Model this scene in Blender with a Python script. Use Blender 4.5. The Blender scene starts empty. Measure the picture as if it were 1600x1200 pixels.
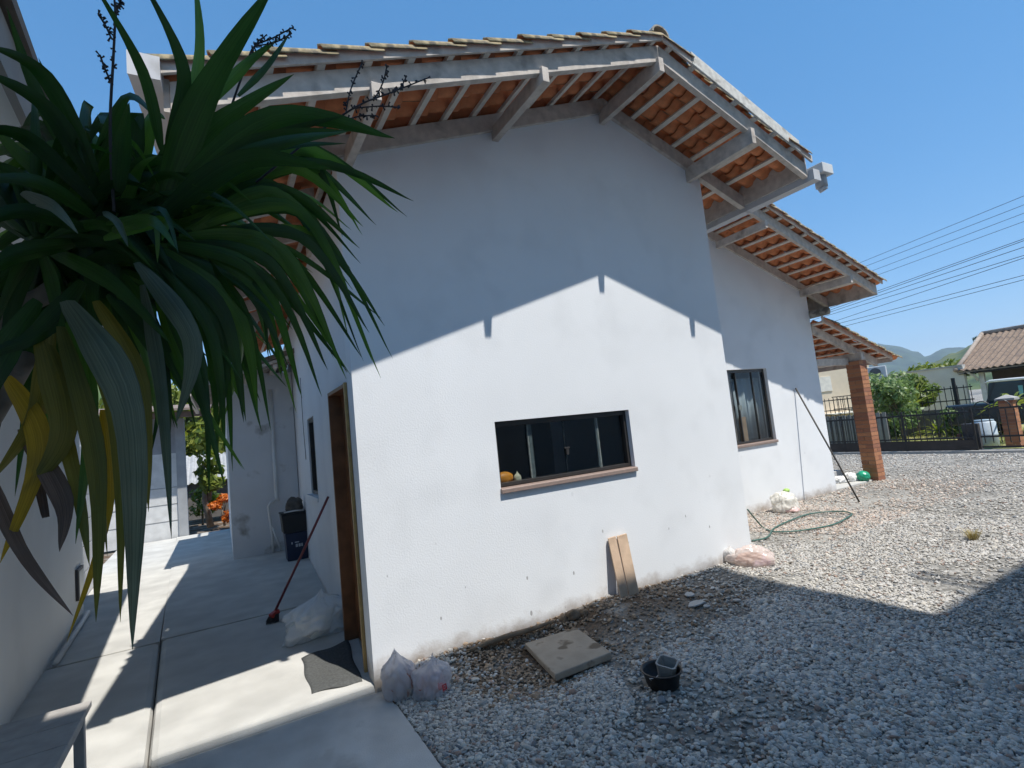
import bpy, bmesh, math, random
import numpy as np
from mathutils import Vector, Matrix, Euler, noise as mnoise

random.seed(7)
rng = np.random.default_rng(7)
scene = bpy.context.scene
COL = scene.collection

# ------------------------------------------------------------------ camera
CAM = Vector((-0.8404, -3.7497, 1.6))
ROLL, PITCH, YAW, FPX = -0.1027, 0.0913, 0.5229, 801.48
fw = Vector((math.sin(YAW)*math.cos(PITCH), math.cos(YAW)*math.cos(PITCH), math.sin(PITCH)))
r0 = Vector((math.cos(YAW), -math.sin(YAW), 0)); u0 = r0.cross(fw)
rt = math.cos(ROLL)*r0 + math.sin(ROLL)*u0
up = -math.sin(ROLL)*r0 + math.cos(ROLL)*u0
cd = bpy.data.cameras.new('camera'); cam = bpy.data.objects.new('camera', cd); COL.objects.link(cam)
m3 = Matrix((rt, up, -fw)).transposed()
cam.matrix_world = Matrix.Translation(CAM) @ m3.to_4x4()
cd.sensor_fit = 'HORIZONTAL'; cd.sensor_width = 36; cd.lens = FPX*36/1600
cd.clip_start = 0.05; cd.clip_end = 6000
scene.camera = cam
def at(u, v, d):                                   # a point seen at (u, v), d metres ahead
    return CAM + d*(fw + rt*((u-800)/FPX) - up*((v-600)/FPX))

# ------------------------------------------------------------------ sky and sun
SUN = Vector((-0.268, 0.84, -1.79)).normalized()   # the way the light travels
SKY_STRENGTH, SUN_STRENGTH = 0.15, 2.65
world = bpy.data.worlds.new('World'); scene.world = world; world.use_nodes = True
nt = world.node_tree; nt.nodes.clear()
sky = nt.nodes.new('ShaderNodeTexSky'); sky.sky_type = 'NISHITA'; sky.sun_disc = False
sky.sun_elevation = math.asin(-SUN.z); sky.sun_rotation = math.atan2(-SUN.x, -SUN.y)
sky.altitude = 0; sky.air_density = 0.7; sky.dust_density = 0.0; sky.ozone_density = 3.0
bg = nt.nodes.new('ShaderNodeBackground'); bg.inputs[1].default_value = SKY_STRENGTH
wo = nt.nodes.new('ShaderNodeOutputWorld')
gm = nt.nodes.new('ShaderNodeGamma'); gm.inputs[1].default_value = .50            # softer fall-off from zenith to horizon
hs = nt.nodes.new('ShaderNodeHueSaturation'); hs.inputs['Saturation'].default_value = 1.8; hs.inputs['Value'].default_value = 1.25
nt.links.new(sky.outputs[0], gm.inputs[0]); nt.links.new(gm.outputs[0], hs.inputs['Color']); nt.links.new(hs.outputs[0], bg.inputs[0])
nt.links.new(bg.outputs[0], wo.inputs[0])
sl = bpy.data.lights.new('sun', 'SUN'); sl.energy = SUN_STRENGTH; sl.angle = math.radians(0.55); sl.color = (1, 0.965, 0.90)
so = bpy.data.objects.new('sun', sl); COL.objects.link(so); so.location = (3, -10, 20)
so.rotation_euler = SUN.to_track_quat('-Z', 'Y').to_euler()
vs = scene.view_settings
vs.view_transform = 'Standard'; vs.look = 'None'; vs.gamma = 1; vs.exposure = 1.2; vs.use_curve_mapping = False
scene.render.engine = 'CYCLES'

# ------------------------------------------------------------------ helpers
class MB:
    """collects shapes, links them as ONE mesh object"""
    def __init__(self): self.v = []; self.f = []; self.mi = []; self.cur = 0
    def add(self, vs, fs):
        b = len(self.v); self.v += [tuple(p) for p in vs]
        for f in fs: self.f.append(tuple(b+i for i in f)); self.mi.append(self.cur)
        return self
    def box(self, x0, x1, y0, y1, z0, z1):
        return self.add([(x0,y0,z0),(x1,y0,z0),(x1,y1,z0),(x0,y1,z0),(x0,y0,z1),(x1,y0,z1),(x1,y1,z1),(x0,y1,z1)],
                        [(3,2,1,0),(4,5,6,7),(0,1,5,4),(1,2,6,5),(2,3,7,6),(3,0,4,7)])
    def hexa(self, pts):                            # 4 bottom, 4 top
        return self.add(pts, [(3,2,1,0),(4,5,6,7),(0,1,5,4),(1,2,6,5),(2,3,7,6),(3,0,4,7)])
    def prism(self, poly, y0, y1):                  # an (x, z) outline pushed along y
        n = len(poly); vs = [(x, y0, z) for x, z in poly] + [(x, y1, z) for x, z in poly]
        fs = [tuple(range(n)), tuple(range(2*n-1, n-1, -1))]
        for i in range(n): j = (i+1) % n; fs.append((j, i, n+i, n+j))
        return self.add(vs, fs)
    def prismx(self, poly, x0, x1):                 # a (y, z) outline pushed along x
        n = len(poly); vs = [(x0, y, z) for y, z in poly] + [(x1, y, z) for y, z in poly]
        fs = [tuple(range(n)), tuple(range(2*n-1, n-1, -1))]
        for i in range(n): j = (i+1) % n; fs.append((j, i, n+i, n+j))
        return self.add(vs, fs)
    def prismz(self, poly, z0, z1):
        n = len(poly); vs = [(x, y, z0) for x, y in poly] + [(x, y, z1) for x, y in poly]
        fs = [tuple(range(n-1, -1, -1)), tuple(range(n, 2*n))]
        for i in range(n): j = (i+1) % n; fs.append((i, j, n+j, n+i))
        return self.add(vs, fs)
    def bar(self, a, b, w, h, upv=(0,0,1)):         # a square bar from a to b
        a, b, upv = Vector(a), Vector(b), Vector(upv); d = (b-a).normalized()
        s = d.cross(upv); s = s.normalized() if s.length > 1e-6 else Vector((1,0,0)); t = s.cross(d)
        q = [(-1,-1),(1,-1),(1,1),(-1,1)]
        vs = [a + s*(w/2*i) + t*(h/2*j) for i, j in q] + [b + s*(w/2*i) + t*(h/2*j) for i, j in q]
        return self.add(vs, [(3,2,1,0),(4,5,6,7),(0,1,5,4),(1,2,6,5),(2,3,7,6),(3,0,4,7)])
    def tube(self, pts, rad, n=8, cap=True):
        pts = [Vector(p) for p in pts]; m = len(pts)
        rad = rad if isinstance(rad, (list, tuple)) else [rad]*m
        vs, fs = [], []; ref = None
        for i, p in enumerate(pts):
            d = (pts[min(i+1, m-1)] - pts[max(i-1, 0)]).normalized()
            if ref is None: ref = Vector((0,0,1)) if abs(d.z) < .9 else Vector((1,0,0))
            s = d.cross(ref).normalized(); t = s.cross(d); ref = t
            for k in range(n):
                a = 2*math.pi*k/n; vs.append(p + (s*math.cos(a) + t*math.sin(a))*rad[i])
        for i in range(m-1):
            for k in range(n):
                k2 = (k+1) % n; fs.append((i*n+k, i*n+k2, (i+1)*n+k2, (i+1)*n+k))
        if cap: fs += [tuple(range(n-1, -1, -1)), tuple((m-1)*n+k for k in range(n))]
        return self.add(vs, fs)
    def lathe(self, prof, c=(0,0,0), n=24, squash=1.0):   # (r, z) profile
        vs, fs = [], []
        for r, z in prof:
            for k in range(n):
                a = 2*math.pi*k/n; vs.append((c[0]+r*math.cos(a), c[1]+r*squash*math.sin(a), c[2]+z))
        for i in range(len(prof)-1):
            for k in range(n):
                k2 = (k+1) % n; fs.append((i*n+k, i*n+k2, (i+1)*n+k2, (i+1)*n+k))
        fs += [tuple(range(n-1, -1, -1)), tuple((len(prof)-1)*n+k for k in range(n))]
        return self.add(vs, fs)
    def build(self, name, mat, parent=None, smooth=False, bevel=0, sub=0):
        me = bpy.data.meshes.new(name); me.from_pydata(self.v, [], self.f)
        mats = mat if isinstance(mat, (list, tuple)) else [mat]
        for m in mats: me.materials.append(m)
        if len(mats) > 1: me.polygons.foreach_set('material_index', self.mi)
        if smooth: me.polygons.foreach_set('use_smooth', [True]*len(me.polygons))
        me.update()
        return link(name, me, parent, bevel, sub)
def link(name, me, parent=None, bevel=0, sub=0):
    o = bpy.data.objects.new(name, me); COL.objects.link(o)
    if parent is not None: o.parent = parent
    if bevel:
        b = o.modifiers.new('bevel', 'BEVEL'); b.width = bevel; b.segments = 2; b.limit_method = 'ANGLE'; b.angle_limit = math.radians(40)
    if sub:
        s = o.modifiers.new('sub', 'SUBSURF'); s.levels = sub; s.render_levels = sub
    return o
def thing(name, label, cat, loc=(0,0,0), rz=0, group=None):
    o = bpy.data.objects.new(name, None); COL.objects.link(o); o.empty_display_size = .2
    o.location = loc; o.rotation_euler = (0, 0, rz); return tag(o, label, cat, group)
def tag(o, label, cat, group=None):
    o['label'] = label; o['category'] = cat
    if group: o['group'] = group
    return o
def struct(o): o['kind'] = 'structure'; return o
def stuff(o): o['kind'] = 'stuff'; return o
def copy_tree(o, parent=None):
    c = o.copy(); COL.objects.link(c); c.parent = parent
    for ch in list(o.children): copy_tree(ch, c)
    return c

# ------------------------------------------------------------------ materials
def M(name, col, rough=.6, var=.12, scale=6, bump=0, bscale=60, col2=None, c2=(.55,.7), s2=2.0, metal=0, spec=.5, trans=0, detail=6, alpha=1, coat=0):
    """plain procedural paint: a base colour with grain, an optional second colour in blotches, fine relief"""
    m = bpy.data.materials.new(name); m.use_nodes = True; n = m.node_tree; L = n.links
    bs = n.nodes['Principled BSDF']; bs.inputs['Roughness'].default_value = rough
    bs.inputs['Metallic'].default_value = metal; bs.inputs['Specular IOR Level'].default_value = spec
    tc = n.nodes.new('ShaderNodeTexCoord')
    nz = n.nodes.new('ShaderNodeTexNoise'); nz.inputs['Scale'].default_value = scale; nz.inputs['Detail'].default_value = detail
    L.new(tc.outputs['Object'], nz.inputs['Vector'])
    rp = n.nodes.new('ShaderNodeValToRGB')
    rp.color_ramp.elements[0].position = .3; rp.color_ramp.elements[1].position = .7
    rp.color_ramp.elements[0].color = (*[c*(1-var) for c in col], 1); rp.color_ramp.elements[1].color = (*[min(c*(1+var), 1) for c in col], 1)
    L.new(nz.outputs['Fac'], rp.inputs['Fac']); out = rp.outputs['Color']
    if col2:
        n2 = n.nodes.new('ShaderNodeTexNoise'); n2.inputs['Scale'].default_value = s2; n2.inputs['Detail'].default_value = 8
        L.new(tc.outputs['Object'], n2.inputs['Vector'])
        mr = n.nodes.new('ShaderNodeMapRange'); mr.inputs[1].default_value = c2[0]; mr.inputs[2].default_value = c2[1]
        L.new(n2.outputs['Fac'], mr.inputs[0])
        mx = n.nodes.new('ShaderNodeMix'); mx.data_type = 'RGBA'
        L.new(mr.outputs[0], mx.inputs[0]); L.new(out, mx.inputs[6]); mx.inputs[7].default_value = (*col2, 1); out = mx.outputs[2]
    L.new(out, bs.inputs['Base Color'])
    if bump:
        nb = n.nodes.new('ShaderNodeTexNoise'); nb.inputs['Scale'].default_value = bscale; nb.inputs['Detail'].default_value = 8
        L.new(tc.outputs['Object'], nb.inputs['Vector'])
        bp = n.nodes.new('ShaderNodeBump'); bp.inputs['Strength'].default_value = bump; bp.inputs['Distance'].default_value = .01
        L.new(nb.outputs['Fac'], bp.inputs['Height']); L.new(bp.outputs[0], bs.inputs['Normal'])
    if trans: bs.inputs['Transmission Weight'].default_value = trans
    if coat: bs.inputs['Coat Weight'].default_value = coat
    if alpha < 1: bs.inputs['Alpha'].default_value = alpha
    return m
def leafmat(name, c1, c2, tr=.35, rough=.45):
    m = bpy.data.materials.new(name); m.use_nodes = True; n = m.node_tree; L = n.links
    bs = n.nodes['Principled BSDF']; bs.inputs['Roughness'].default_value = rough; bs.inputs['Specular IOR Level'].default_value = .4
    tc = n.nodes.new('ShaderNodeTexCoord'); nz = n.nodes.new('ShaderNodeTexNoise'); nz.inputs['Scale'].default_value = 5
    L.new(tc.outputs['Object'], nz.inputs['Vector'])
    oi = n.nodes.new('ShaderNodeObjectInfo'); ge = n.nodes.new('ShaderNodeNewGeometry')
    ad = n.nodes.new('ShaderNodeMath'); ad.operation = 'ADD'; L.new(nz.outputs['Fac'], ad.inputs[0])
    mu = n.nodes.new('ShaderNodeMath'); mu.operation = 'MULTIPLY_ADD'; mu.inputs[1].default_value = .6; mu.inputs[2].default_value = -.3
    L.new(ge.outputs['Random Per Island'], mu.inputs[0]); L.new(mu.outputs[0], ad.inputs[1])
    ad2 = n.nodes.new('ShaderNodeMath'); ad2.operation = 'MULTIPLY_ADD'; ad2.inputs[1].default_value = .4; ad2.inputs[2].default_value = -.2
    L.new(oi.outputs['Random'], ad2.inputs[0])
    ad3 = n.nodes.new('ShaderNodeMath'); ad3.operation = 'ADD'; L.new(ad.outputs[0], ad3.inputs[0]); L.new(ad2.outputs[0], ad3.inputs[1])
    rp = n.nodes.new('ShaderNodeValToRGB'); rp.color_ramp.elements[0].position = .25; rp.color_ramp.elements[1].position = .8
    rp.color_ramp.elements[0].color = (*c1, 1); rp.color_ramp.elements[1].color = (*c2, 1)
    L.new(ad3.outputs[0], rp.inputs['Fac']); L.new(rp.outputs[0], bs.inputs['Base Color'])
    tl = n.nodes.new('ShaderNodeBsdfTranslucent'); ms = n.nodes.new('ShaderNodeMixShader'); ms.inputs[0].default_value = tr
    hs = n.nodes.new('ShaderNodeHueSaturation'); hs.inputs['Value'].default_value = 1.6; hs.inputs['Saturation'].default_value = 1.1
    L.new(rp.outputs[0], hs.inputs['Color']); L.new(hs.outputs[0], tl.inputs['Color'])
    L.new(bs.outputs[0], ms.inputs[1]); L.new(tl.outputs[0], ms.inputs[2])
    L.new(ms.outputs[0], n.nodes['Material Output'].inputs[0])
    return m
def stripe(m, k=.55, sx=9):
    """fine parallel veins running the length of a strap leaf, and a paler midrib"""
    n = m.node_tree; L = n.links; bs = n.nodes['Principled BSDF']; src = bs.inputs['Base Color'].links[0].from_socket
    uv = n.nodes.new('ShaderNodeUVMap'); mp = n.nodes.new('ShaderNodeMapping'); mp.inputs['Scale'].default_value = (sx, .8, 1); L.new(uv.outputs[0], mp.inputs[0])
    nz = n.nodes.new('ShaderNodeTexNoise'); nz.inputs['Scale'].default_value = 2.2; nz.inputs['Detail'].default_value = 5; L.new(mp.outputs[0], nz.inputs['Vector'])
    mr = n.nodes.new('ShaderNodeMapRange'); mr.inputs[1].default_value = .3; mr.inputs[2].default_value = .72; mr.inputs[3].default_value = 1-k; mr.inputs[4].default_value = 1+k*1.3; L.new(nz.outputs['Fac'], mr.inputs[0])
    vm = n.nodes.new('ShaderNodeVectorMath'); vm.operation = 'SCALE'; L.new(src, vm.inputs[0]); L.new(mr.outputs[0], vm.inputs['Scale']); L.new(vm.outputs[0], bs.inputs['Base Color'])
    bp = n.nodes.new('ShaderNodeBump'); bp.inputs['Strength'].default_value = .35; bp.inputs['Distance'].default_value = .004; L.new(nz.outputs['Fac'], bp.inputs['Height']); L.new(bp.outputs[0], bs.inputs['Normal'])
    return m
def wallpaint(name, col, dirt=(.28,.21,.15), dh=.28, specks=True, z0=0.0, damp=False):
    """white house paint: faint roller mottling, mud splashed along the foot, scuffs"""
    m = M(name, col, rough=.75, var=.035, scale=.9, bump=.13, bscale=75, col2=tuple(c*.93 for c in col), c2=(.5,.72), s2=2.2); n = m.node_tree; L = n.links
    bs = n.nodes['Principled BSDF']; src = bs.inputs['Base Color'].links[0].from_socket
    tc = n.nodes.new('ShaderNodeTexCoord'); sp = n.nodes.new('ShaderNodeSeparateXYZ'); L.new(tc.outputs['Object'], sp.inputs[0])
    nz = n.nodes.new('ShaderNodeTexNoise'); nz.inputs['Scale'].default_value = 5; nz.inputs['Detail'].default_value = 9; nz.inputs['Roughness'].default_value = .7
    L.new(tc.outputs['Object'], nz.inputs['Vector'])
    h = n.nodes.new('ShaderNodeMapRange'); h.inputs[1].default_value = z0; h.inputs[2].default_value = z0+dh; h.inputs[3].default_value = .52; h.inputs[4].default_value = -.25
    L.new(sp.outputs[2], h.inputs[0])
    ad = n.nodes.new('ShaderNodeMath'); ad.operation = 'ADD'; L.new(h.outputs[0], ad.inputs[0]); L.new(nz.outputs['Fac'], ad.inputs[1])
    f = n.nodes.new('ShaderNodeMapRange'); f.inputs[1].default_value = .62; f.inputs[2].default_value = 1.05; f.inputs[4].default_value = .8
    L.new(ad.outputs[0], f.inputs[0])
    mx = n.nodes.new('ShaderNodeMix'); mx.data_type = 'RGBA'; L.new(f.outputs[0], mx.inputs[0]); L.new(src, mx.inputs[6]); mx.inputs[7].default_value = (*dirt, 1)
    out = mx.outputs[2]
    if specks:
        mp = n.nodes.new('ShaderNodeMapping'); mp.inputs['Scale'].default_value = (13, 13, 7); mp.inputs['Rotation'].default_value = (.2, .5, .1)
        L.new(tc.outputs['Object'], mp.inputs[0])
        vo = n.nodes.new('ShaderNodeTexVoronoi'); vo.inputs['Scale'].default_value = 1.0; L.new(mp.outputs[0], vo.inputs['Vector'])
        sz = n.nodes.new('ShaderNodeSeparateColor'); L.new(vo.outputs['Color'], sz.inputs[0])
        big = n.nodes.new('ShaderNodeMapRange'); big.inputs[1].default_value = .5; big.inputs[2].default_value = 1; big.inputs[3].default_value = 0; big.inputs[4].default_value = .15
        L.new(sz.outputs[0], big.inputs[0])
        lt = n.nodes.new('ShaderNodeMath'); lt.operation = 'LESS_THAN'; L.new(vo.outputs['Distance'], lt.inputs[0]); L.new(big.outputs[0], lt.inputs[1])
        hz = n.nodes.new('ShaderNodeMapRange'); hz.inputs[1].default_value = .5; hz.inputs[2].default_value = 1.15; hz.inputs[3].default_value = .6; hz.inputs[4].default_value = 0
        L.new(sp.outputs[2], hz.inputs[0])
        mm = n.nodes.new('ShaderNodeMath'); mm.operation = 'MULTIPLY'; L.new(lt.outputs[0], mm.inputs[0]); L.new(hz.outputs[0], mm.inputs[1])
        m2 = n.nodes.new('ShaderNodeMix'); m2.data_type = 'RGBA'; L.new(mm.outputs[0], m2.inputs[0]); L.new(out, m2.inputs[6]); m2.inputs[7].default_value = (.16,.14,.13,1); out = m2.outputs[2]
    L.new(out, bs.inputs['Base Color'])
    return m
def glassmat(name, tint=(.8,.85,.85), rough=.02, mix=.75):
    m = bpy.data.materials.new(name); m.use_nodes = True; n = m.node_tree; L = n.links; n.nodes.remove(n.nodes['Principled BSDF'])
    tr = n.nodes.new('ShaderNodeBsdfTransparent'); tr.inputs[0].default_value = (*tint, 1)
    gl = n.nodes.new('ShaderNodeBsdfGlossy'); gl.inputs['Roughness'].default_value = rough; gl.inputs[0].default_value = (.9,.95,1,1)
    fr = n.nodes.new('ShaderNodeFresnel'); fr.inputs[0].default_value = 1.5
    ge = n.nodes.new('ShaderNodeNewGeometry'); iv = n.nodes.new('ShaderNodeMath'); iv.operation = 'SUBTRACT'; iv.inputs[0].default_value = 1; L.new(ge.outputs['Backfacing'], iv.inputs[1])
    mu = n.nodes.new('ShaderNodeMath'); mu.operation = 'MULTIPLY'; L.new(fr.outputs[0], mu.inputs[0]); L.new(iv.outputs[0], mu.inputs[1])      # no mirror on the inner face of the pane
    ms = n.nodes.new('ShaderNodeMixShader'); L.new(mu.outputs[0], ms.inputs[0]); L.new(tr.outputs[0], ms.inputs[1]); L.new(gl.outputs[0], ms.inputs[2])
    L.new(ms.outputs[0], n.nodes['Material Output'].inputs[0]); return m
def plasticbag(name, col, alpha=.5, rough=.3):
    m = M(name, col, rough=rough, var=.06, scale=9, bump=.6, bscale=14, spec=.6); n = m.node_tree; L = n.links
    bs = n.nodes['Principled BSDF']; tr = n.nodes.new('ShaderNodeBsdfTransparent'); ms = n.nodes.new('ShaderNodeMixShader')
    tl = n.nodes.new('ShaderNodeBsdfTranslucent'); tl.inputs[0].default_value = (*col, 1)
    m1 = n.nodes.new('ShaderNodeMixShader'); m1.inputs[0].default_value = .3; L.new(bs.outputs[0], m1.inputs[1]); L.new(tl.outputs[0], m1.inputs[2])
    ms.inputs[0].default_value = alpha; L.new(tr.outputs[0], ms.inputs[1]); L.new(m1.outputs[0], ms.inputs[2])
    L.new(ms.outputs[0], n.nodes['Material Output'].inputs[0]); return m

WHITE = wallpaint('white_wall_paint', (.79,.80,.81))
WHITE2 = wallpaint('white_side_paint', (.74,.75,.76), specks=False, dh=.16, z0=-.06)
DAMP = M('damp_white_plaster', (.66,.66,.66), rough=.85, var=.06, scale=2, bump=.2, bscale=40, col2=(.25,.22,.18), c2=(.60,.74), s2=2.6)
WOOD = M('weathered_painted_timber', (.56,.50,.44), rough=.8, var=.16, scale=14, bump=.15, bscale=70, col2=(.27,.24,.21), c2=(.56,.75), s2=5)
BATT = M('pale_batten_paint', (.72,.66,.58), rough=.8, var=.12, scale=12, col2=(.52,.46,.40), c2=(.58,.75), s2=5)
WOODW = M('chalky_white_timber', (.62,.61,.57), rough=.85, var=.16, scale=22, bump=.25, bscale=60, col2=(.36,.34,.3), c2=(.54,.64), s2=7)
TERRA = M('terracotta_underside', (.70,.255,.105), rough=.85, var=.3, scale=9, bump=.1, bscale=60, col2=(.50,.16,.07), c2=(.5,.72), s2=4)
MOSS = M('mossy_tile_top', (.36,.29,.17), rough=.95, var=.35, scale=30, bump=.35, bscale=90, col2=(.12,.105,.08), c2=(.48,.64), s2=14)
MORTAR = M('grey_ridge_mortar', (.34,.32,.28), rough=.95, var=.3, scale=18, bump=.5, bscale=50, col2=(.13,.12,.10), c2=(.5,.62), s2=9)
METAL = M('painted_gutter_metal', (.55,.55,.56), rough=.45, var=.06, scale=5, col2=(.40,.39,.38), c2=(.6,.75), s2=4)
BRONZE = M('dark_window_frame', (.035,.032,.03), rough=.35, var=.15, scale=20)
SILL = M('brown_stone_sill', (.27,.20,.17), rough=.5, var=.12, scale=30)
DOORW = M('varnished_brown_door', (.16,.07,.03), rough=.4, var=.35, scale=7, bump=.06, bscale=30)
DOORE = M('golden_door_edge', (.42,.27,.10), rough=.45, var=.2, scale=12)
GLASS = glassmat('window_glass', (.80,.83,.84))
GLASSC = glassmat('clear_window_glass', (.86,.9,.9))
BLACKI = M('dim_room_wall', (.06,.06,.065), rough=.9)  # near-black: the dimness of the room is put into the wall colour
CONC = M('concrete_slab', (.50,.49,.46), rough=.85, var=.14, scale=3.2, bump=.22, bscale=130, col2=(.42,.41,.385), c2=(.52,.72), s2=1.3)
CONC2 = M('worn_concrete_apron', (.55,.535,.51), rough=.88, var=.14, scale=4, bump=.25, bscale=120, col2=(.36,.345,.32), c2=(.57,.72), s2=3.4)
IRON = M('black_iron', (.018,.018,.02), rough=.45, var=.2, scale=20)
print('materials ok')

# ------------------------------------------------------------------ ground
def smooth(a, b, x): t = min(max((x-a)/(b-a), 0), 1); return t*t*(3-2*t)
def ground_h(x, y):
    """the gravel heaps a little along the wall and round the inspection lid"""
    if x > 16 or y < -9 or y > 12: return 0.0
    h = .012*mnoise.noise((x*1.3, y*1.3, 0)) + .006*mnoise.noise((x*5, y*5, 3))
    if x < 5: h += .085*math.exp(-(((x-1.98)/.5)**2 + ((y+.28)/.28)**2)) + .035*math.exp(-(((x-.75)/.35)**2 + ((y+.16)/.2)**2))
    h += .03*math.exp(-((y+.02)/.14)**2)*(1 if -.1 < x < 4.2 else 0)
    if x < 3: h -= .05*math.exp(-(((x-1.2)/.42)**4 + ((y+.52)/.42)**4))
    h -= .078*smooth(1.3, .12, x)*smooth(-.02, -.22, y)
    return h
def grid(name, x0, x1, y0, y1, nx, ny, hf, mat):
    xs = np.linspace(x0, x1, nx+1); ys = np.linspace(y0, y1, ny+1)
    vs = [(x, y, hf(x, y)) for y in ys for x in xs]
    fs = [(j*(nx+1)+i, j*(nx+1)+i+1, (j+1)*(nx+1)+i+1, (j+1)*(nx+1)+i) for j in range(ny) for i in range(nx)]
    b = MB(); b.add(vs, fs); return b.build(name, mat, None, True)
def gravel_ground():
    m = bpy.data.materials.new('gravel_bed'); m.use_nodes = True; n = m.node_tree; L = n.links
    bs = n.nodes['Principled BSDF']; bs.inputs['Roughness'].default_value = .95; bs.inputs['Specular IOR Level'].default_value = .2
    tc = n.nodes.new('ShaderNodeTexCoord')
    vo = n.nodes.new('ShaderNodeTexVoronoi'); vo.inputs['Scale'].default_value = 26; L.new(tc.outputs['Object'], vo.inputs['Vector'])
    rp = n.nodes.new('ShaderNodeValToRGB'); e = rp.color_ramp.elements
    e[0].position = 0; e[0].color = (.13,.12,.105,1); e[1].position = 1; e[1].color = (.36,.34,.31,1)
    x = rp.color_ramp.elements.new(.5); x.color = (.22,.21,.19,1)
    sc = n.nodes.new('ShaderNodeSeparateColor'); L.new(vo.outputs['Color'], sc.inputs[0]); L.new(sc.outputs[0], rp.inputs['Fac'])
    nz = n.nodes.new('ShaderNodeTexNoise'); nz.inputs['Scale'].default_value = .7; nz.inputs['Detail'].default_value = 6; L.new(tc.outputs['Object'], nz.inputs['Vector'])
    f = n.nodes.new('ShaderNodeMapRange'); f.inputs[1].default_value = .45; f.inputs[2].default_value = .65; f.inputs[4].default_value = .75; L.new(nz.outputs['Fac'], f.inputs[0])
    mx = n.nodes.new('ShaderNodeMix'); mx.data_type = 'RGBA'; L.new(f.outputs[0], mx.inputs[0]); L.new(rp.outputs[0], mx.inputs[6]); mx.inputs[7].default_value = (.40,.38,.345,1)
    # red-brown earth thrown up along the house foot
    sp = n.nodes.new('ShaderNodeSeparateXYZ'); L.new(tc.outputs['Object'], sp.inputs[0])
    n3 = n.nodes.new('ShaderNodeTexNoise'); n3.inputs['Scale'].default_value = 4; L.new(tc.outputs['Object'], n3.inputs['Vector'])
    e1 = n.nodes.new('ShaderNodeMapRange'); e1.inputs[1].default_value = -1.0; e1.inputs[2].default_value = -.25; L.new(sp.outputs[1], e1.inputs[0])
    e2 = n.nodes.new('ShaderNodeMapRange'); e2.inputs[1].default_value = 3.5; e2.inputs[2].default_value = 2.4; L.new(sp.outputs[0], e2.inputs[0])
    mu = n.nodes.new('ShaderNodeMath'); mu.operation = 'MULTIPLY'; L.new(e1.outputs[0], mu.inputs[0]); L.new(e2.outputs[0], mu.inputs[1])
    n4 = n.nodes.new('ShaderNodeMapRange'); n4.inputs[1].default_value = .28; n4.inputs[2].default_value = .5; L.new(n3.outputs['Fac'], n4.inputs[0])
    mu2 = n.nodes.new('ShaderNodeMath'); mu2.operation = 'MULTIPLY'; L.new(mu.outputs[0], mu2.inputs[0]); L.new(n4.outputs[0], mu2.inputs[1])
    mx2 = n.nodes.new('ShaderNodeMix'); mx2.data_type = 'RGBA'; L.new(mu2.outputs[0], mx2.inputs[0]); L.new(mx.outputs[2], mx2.inputs[6]); mx2.inputs[7].default_value = (.12,.082,.055,1)
    L.new(mx2.outputs[2], bs.inputs['Base Color'])
    bp = n.nodes.new('ShaderNodeBump'); bp.inputs['Strength'].default_value = .9; bp.inputs['Distance'].default_value = .02; bp.invert = True
    L.new(vo.outputs['Distance'], bp.inputs['Height']); L.new(bp.outputs[0], bs.inputs['Normal'])
    return m
GRAV = gravel_ground()
struct(grid('ground', .062, 13.1, -6, 6, 150, 120, lambda x, y: -.3 if (y > .04 and x < .7) else ground_h(x, y)-.004, GRAV))
far = MB()
for x0, x1, y0, y1, z in ((.062,2300,6,2300,-.012),(.062,2300,-2300,-6,-.012),(-2300,.06,-2300,2300,-.15),(13.1,2300,-6,6,-.012)):
    far.add([(x0,y0,z),(x1,y0,z),(x1,y1,z),(x0,y1,z)], [(0,1,2,3)])
struct(far.build('terrain', GRAV))

# lower concrete apron and the raised slab of the side passage
ap = MB(); ap.prismz([(-2.9,-6),(.075,-6),(.075,-.03),(.03,.012),(-2.9,.012)], -.2, -.075)
struct(ap.build('concrete_apron', CONC2, None, bevel=.006))
slab = bpy.data.objects.new('passage_slab', None); COL.objects.link(slab); struct(slab)
def slabpiece(x0a, x1a, y0, x0b, x1b, y1, z, round_front=False):
    b = MB(); b.hexa([(x0a,y0,-.19),(x1a,y0,-.19),(x1b,y1,-.19),(x0b,y1,-.19),(x0a,y0,z),(x1a,y0,z),(x1b,y1,z),(x0b,y1,z)])
    return b.build('concrete_panel', CONC, slab, bevel=.045 if round_front else .004)
SZ = -.02                                           # the slab lies a little below the gravel
slabpiece(-1.27, .045, .0, -1.41, .30, 2.405, SZ, True)
slabpiece(-1.412, .30, 2.41, -1.62, .45, 6.5, SZ)
slabpiece(-1.62, -.70, 6.505, -1.80, -.70, 10.6, SZ-.002)
slabpiece(-2.5, -1.28, .0, -2.5, -1.42, 2.405, SZ-.016, True)
slabpiece(-2.6, -1.422, 2.41, -2.85, -1.805, 10.6, SZ-.016)

# ------------------------------------------------------------------ the house
house = thing('house', 'white single storey house with terracotta tile roof and exposed timber eaves', 'house')
XR, ZA, SL, RH = 2.72, 4.745, .36, .155            # ridge, underside of the rafters there, slope, rafter depth
W = 4.09; Y2 = 1.406; W2 = 8.377
def zb(x): return ZA - SL*abs(x-XR)                 # rafter underside, main roof
def zt(x): return zb(x) + RH
S2 = .33
def zb2(x): return 4.222 - S2*(x-6.149)             # rafter underside, second roof
def zb3(x): return 2.92 - .318*(x-8.4)              # porch roof
EAVE_L = lambda y: -1.02 + .065*(y+.84)             # the left eave runs slightly askew
SIDE = lambda y: .053*y                             # so does the left wall

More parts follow.
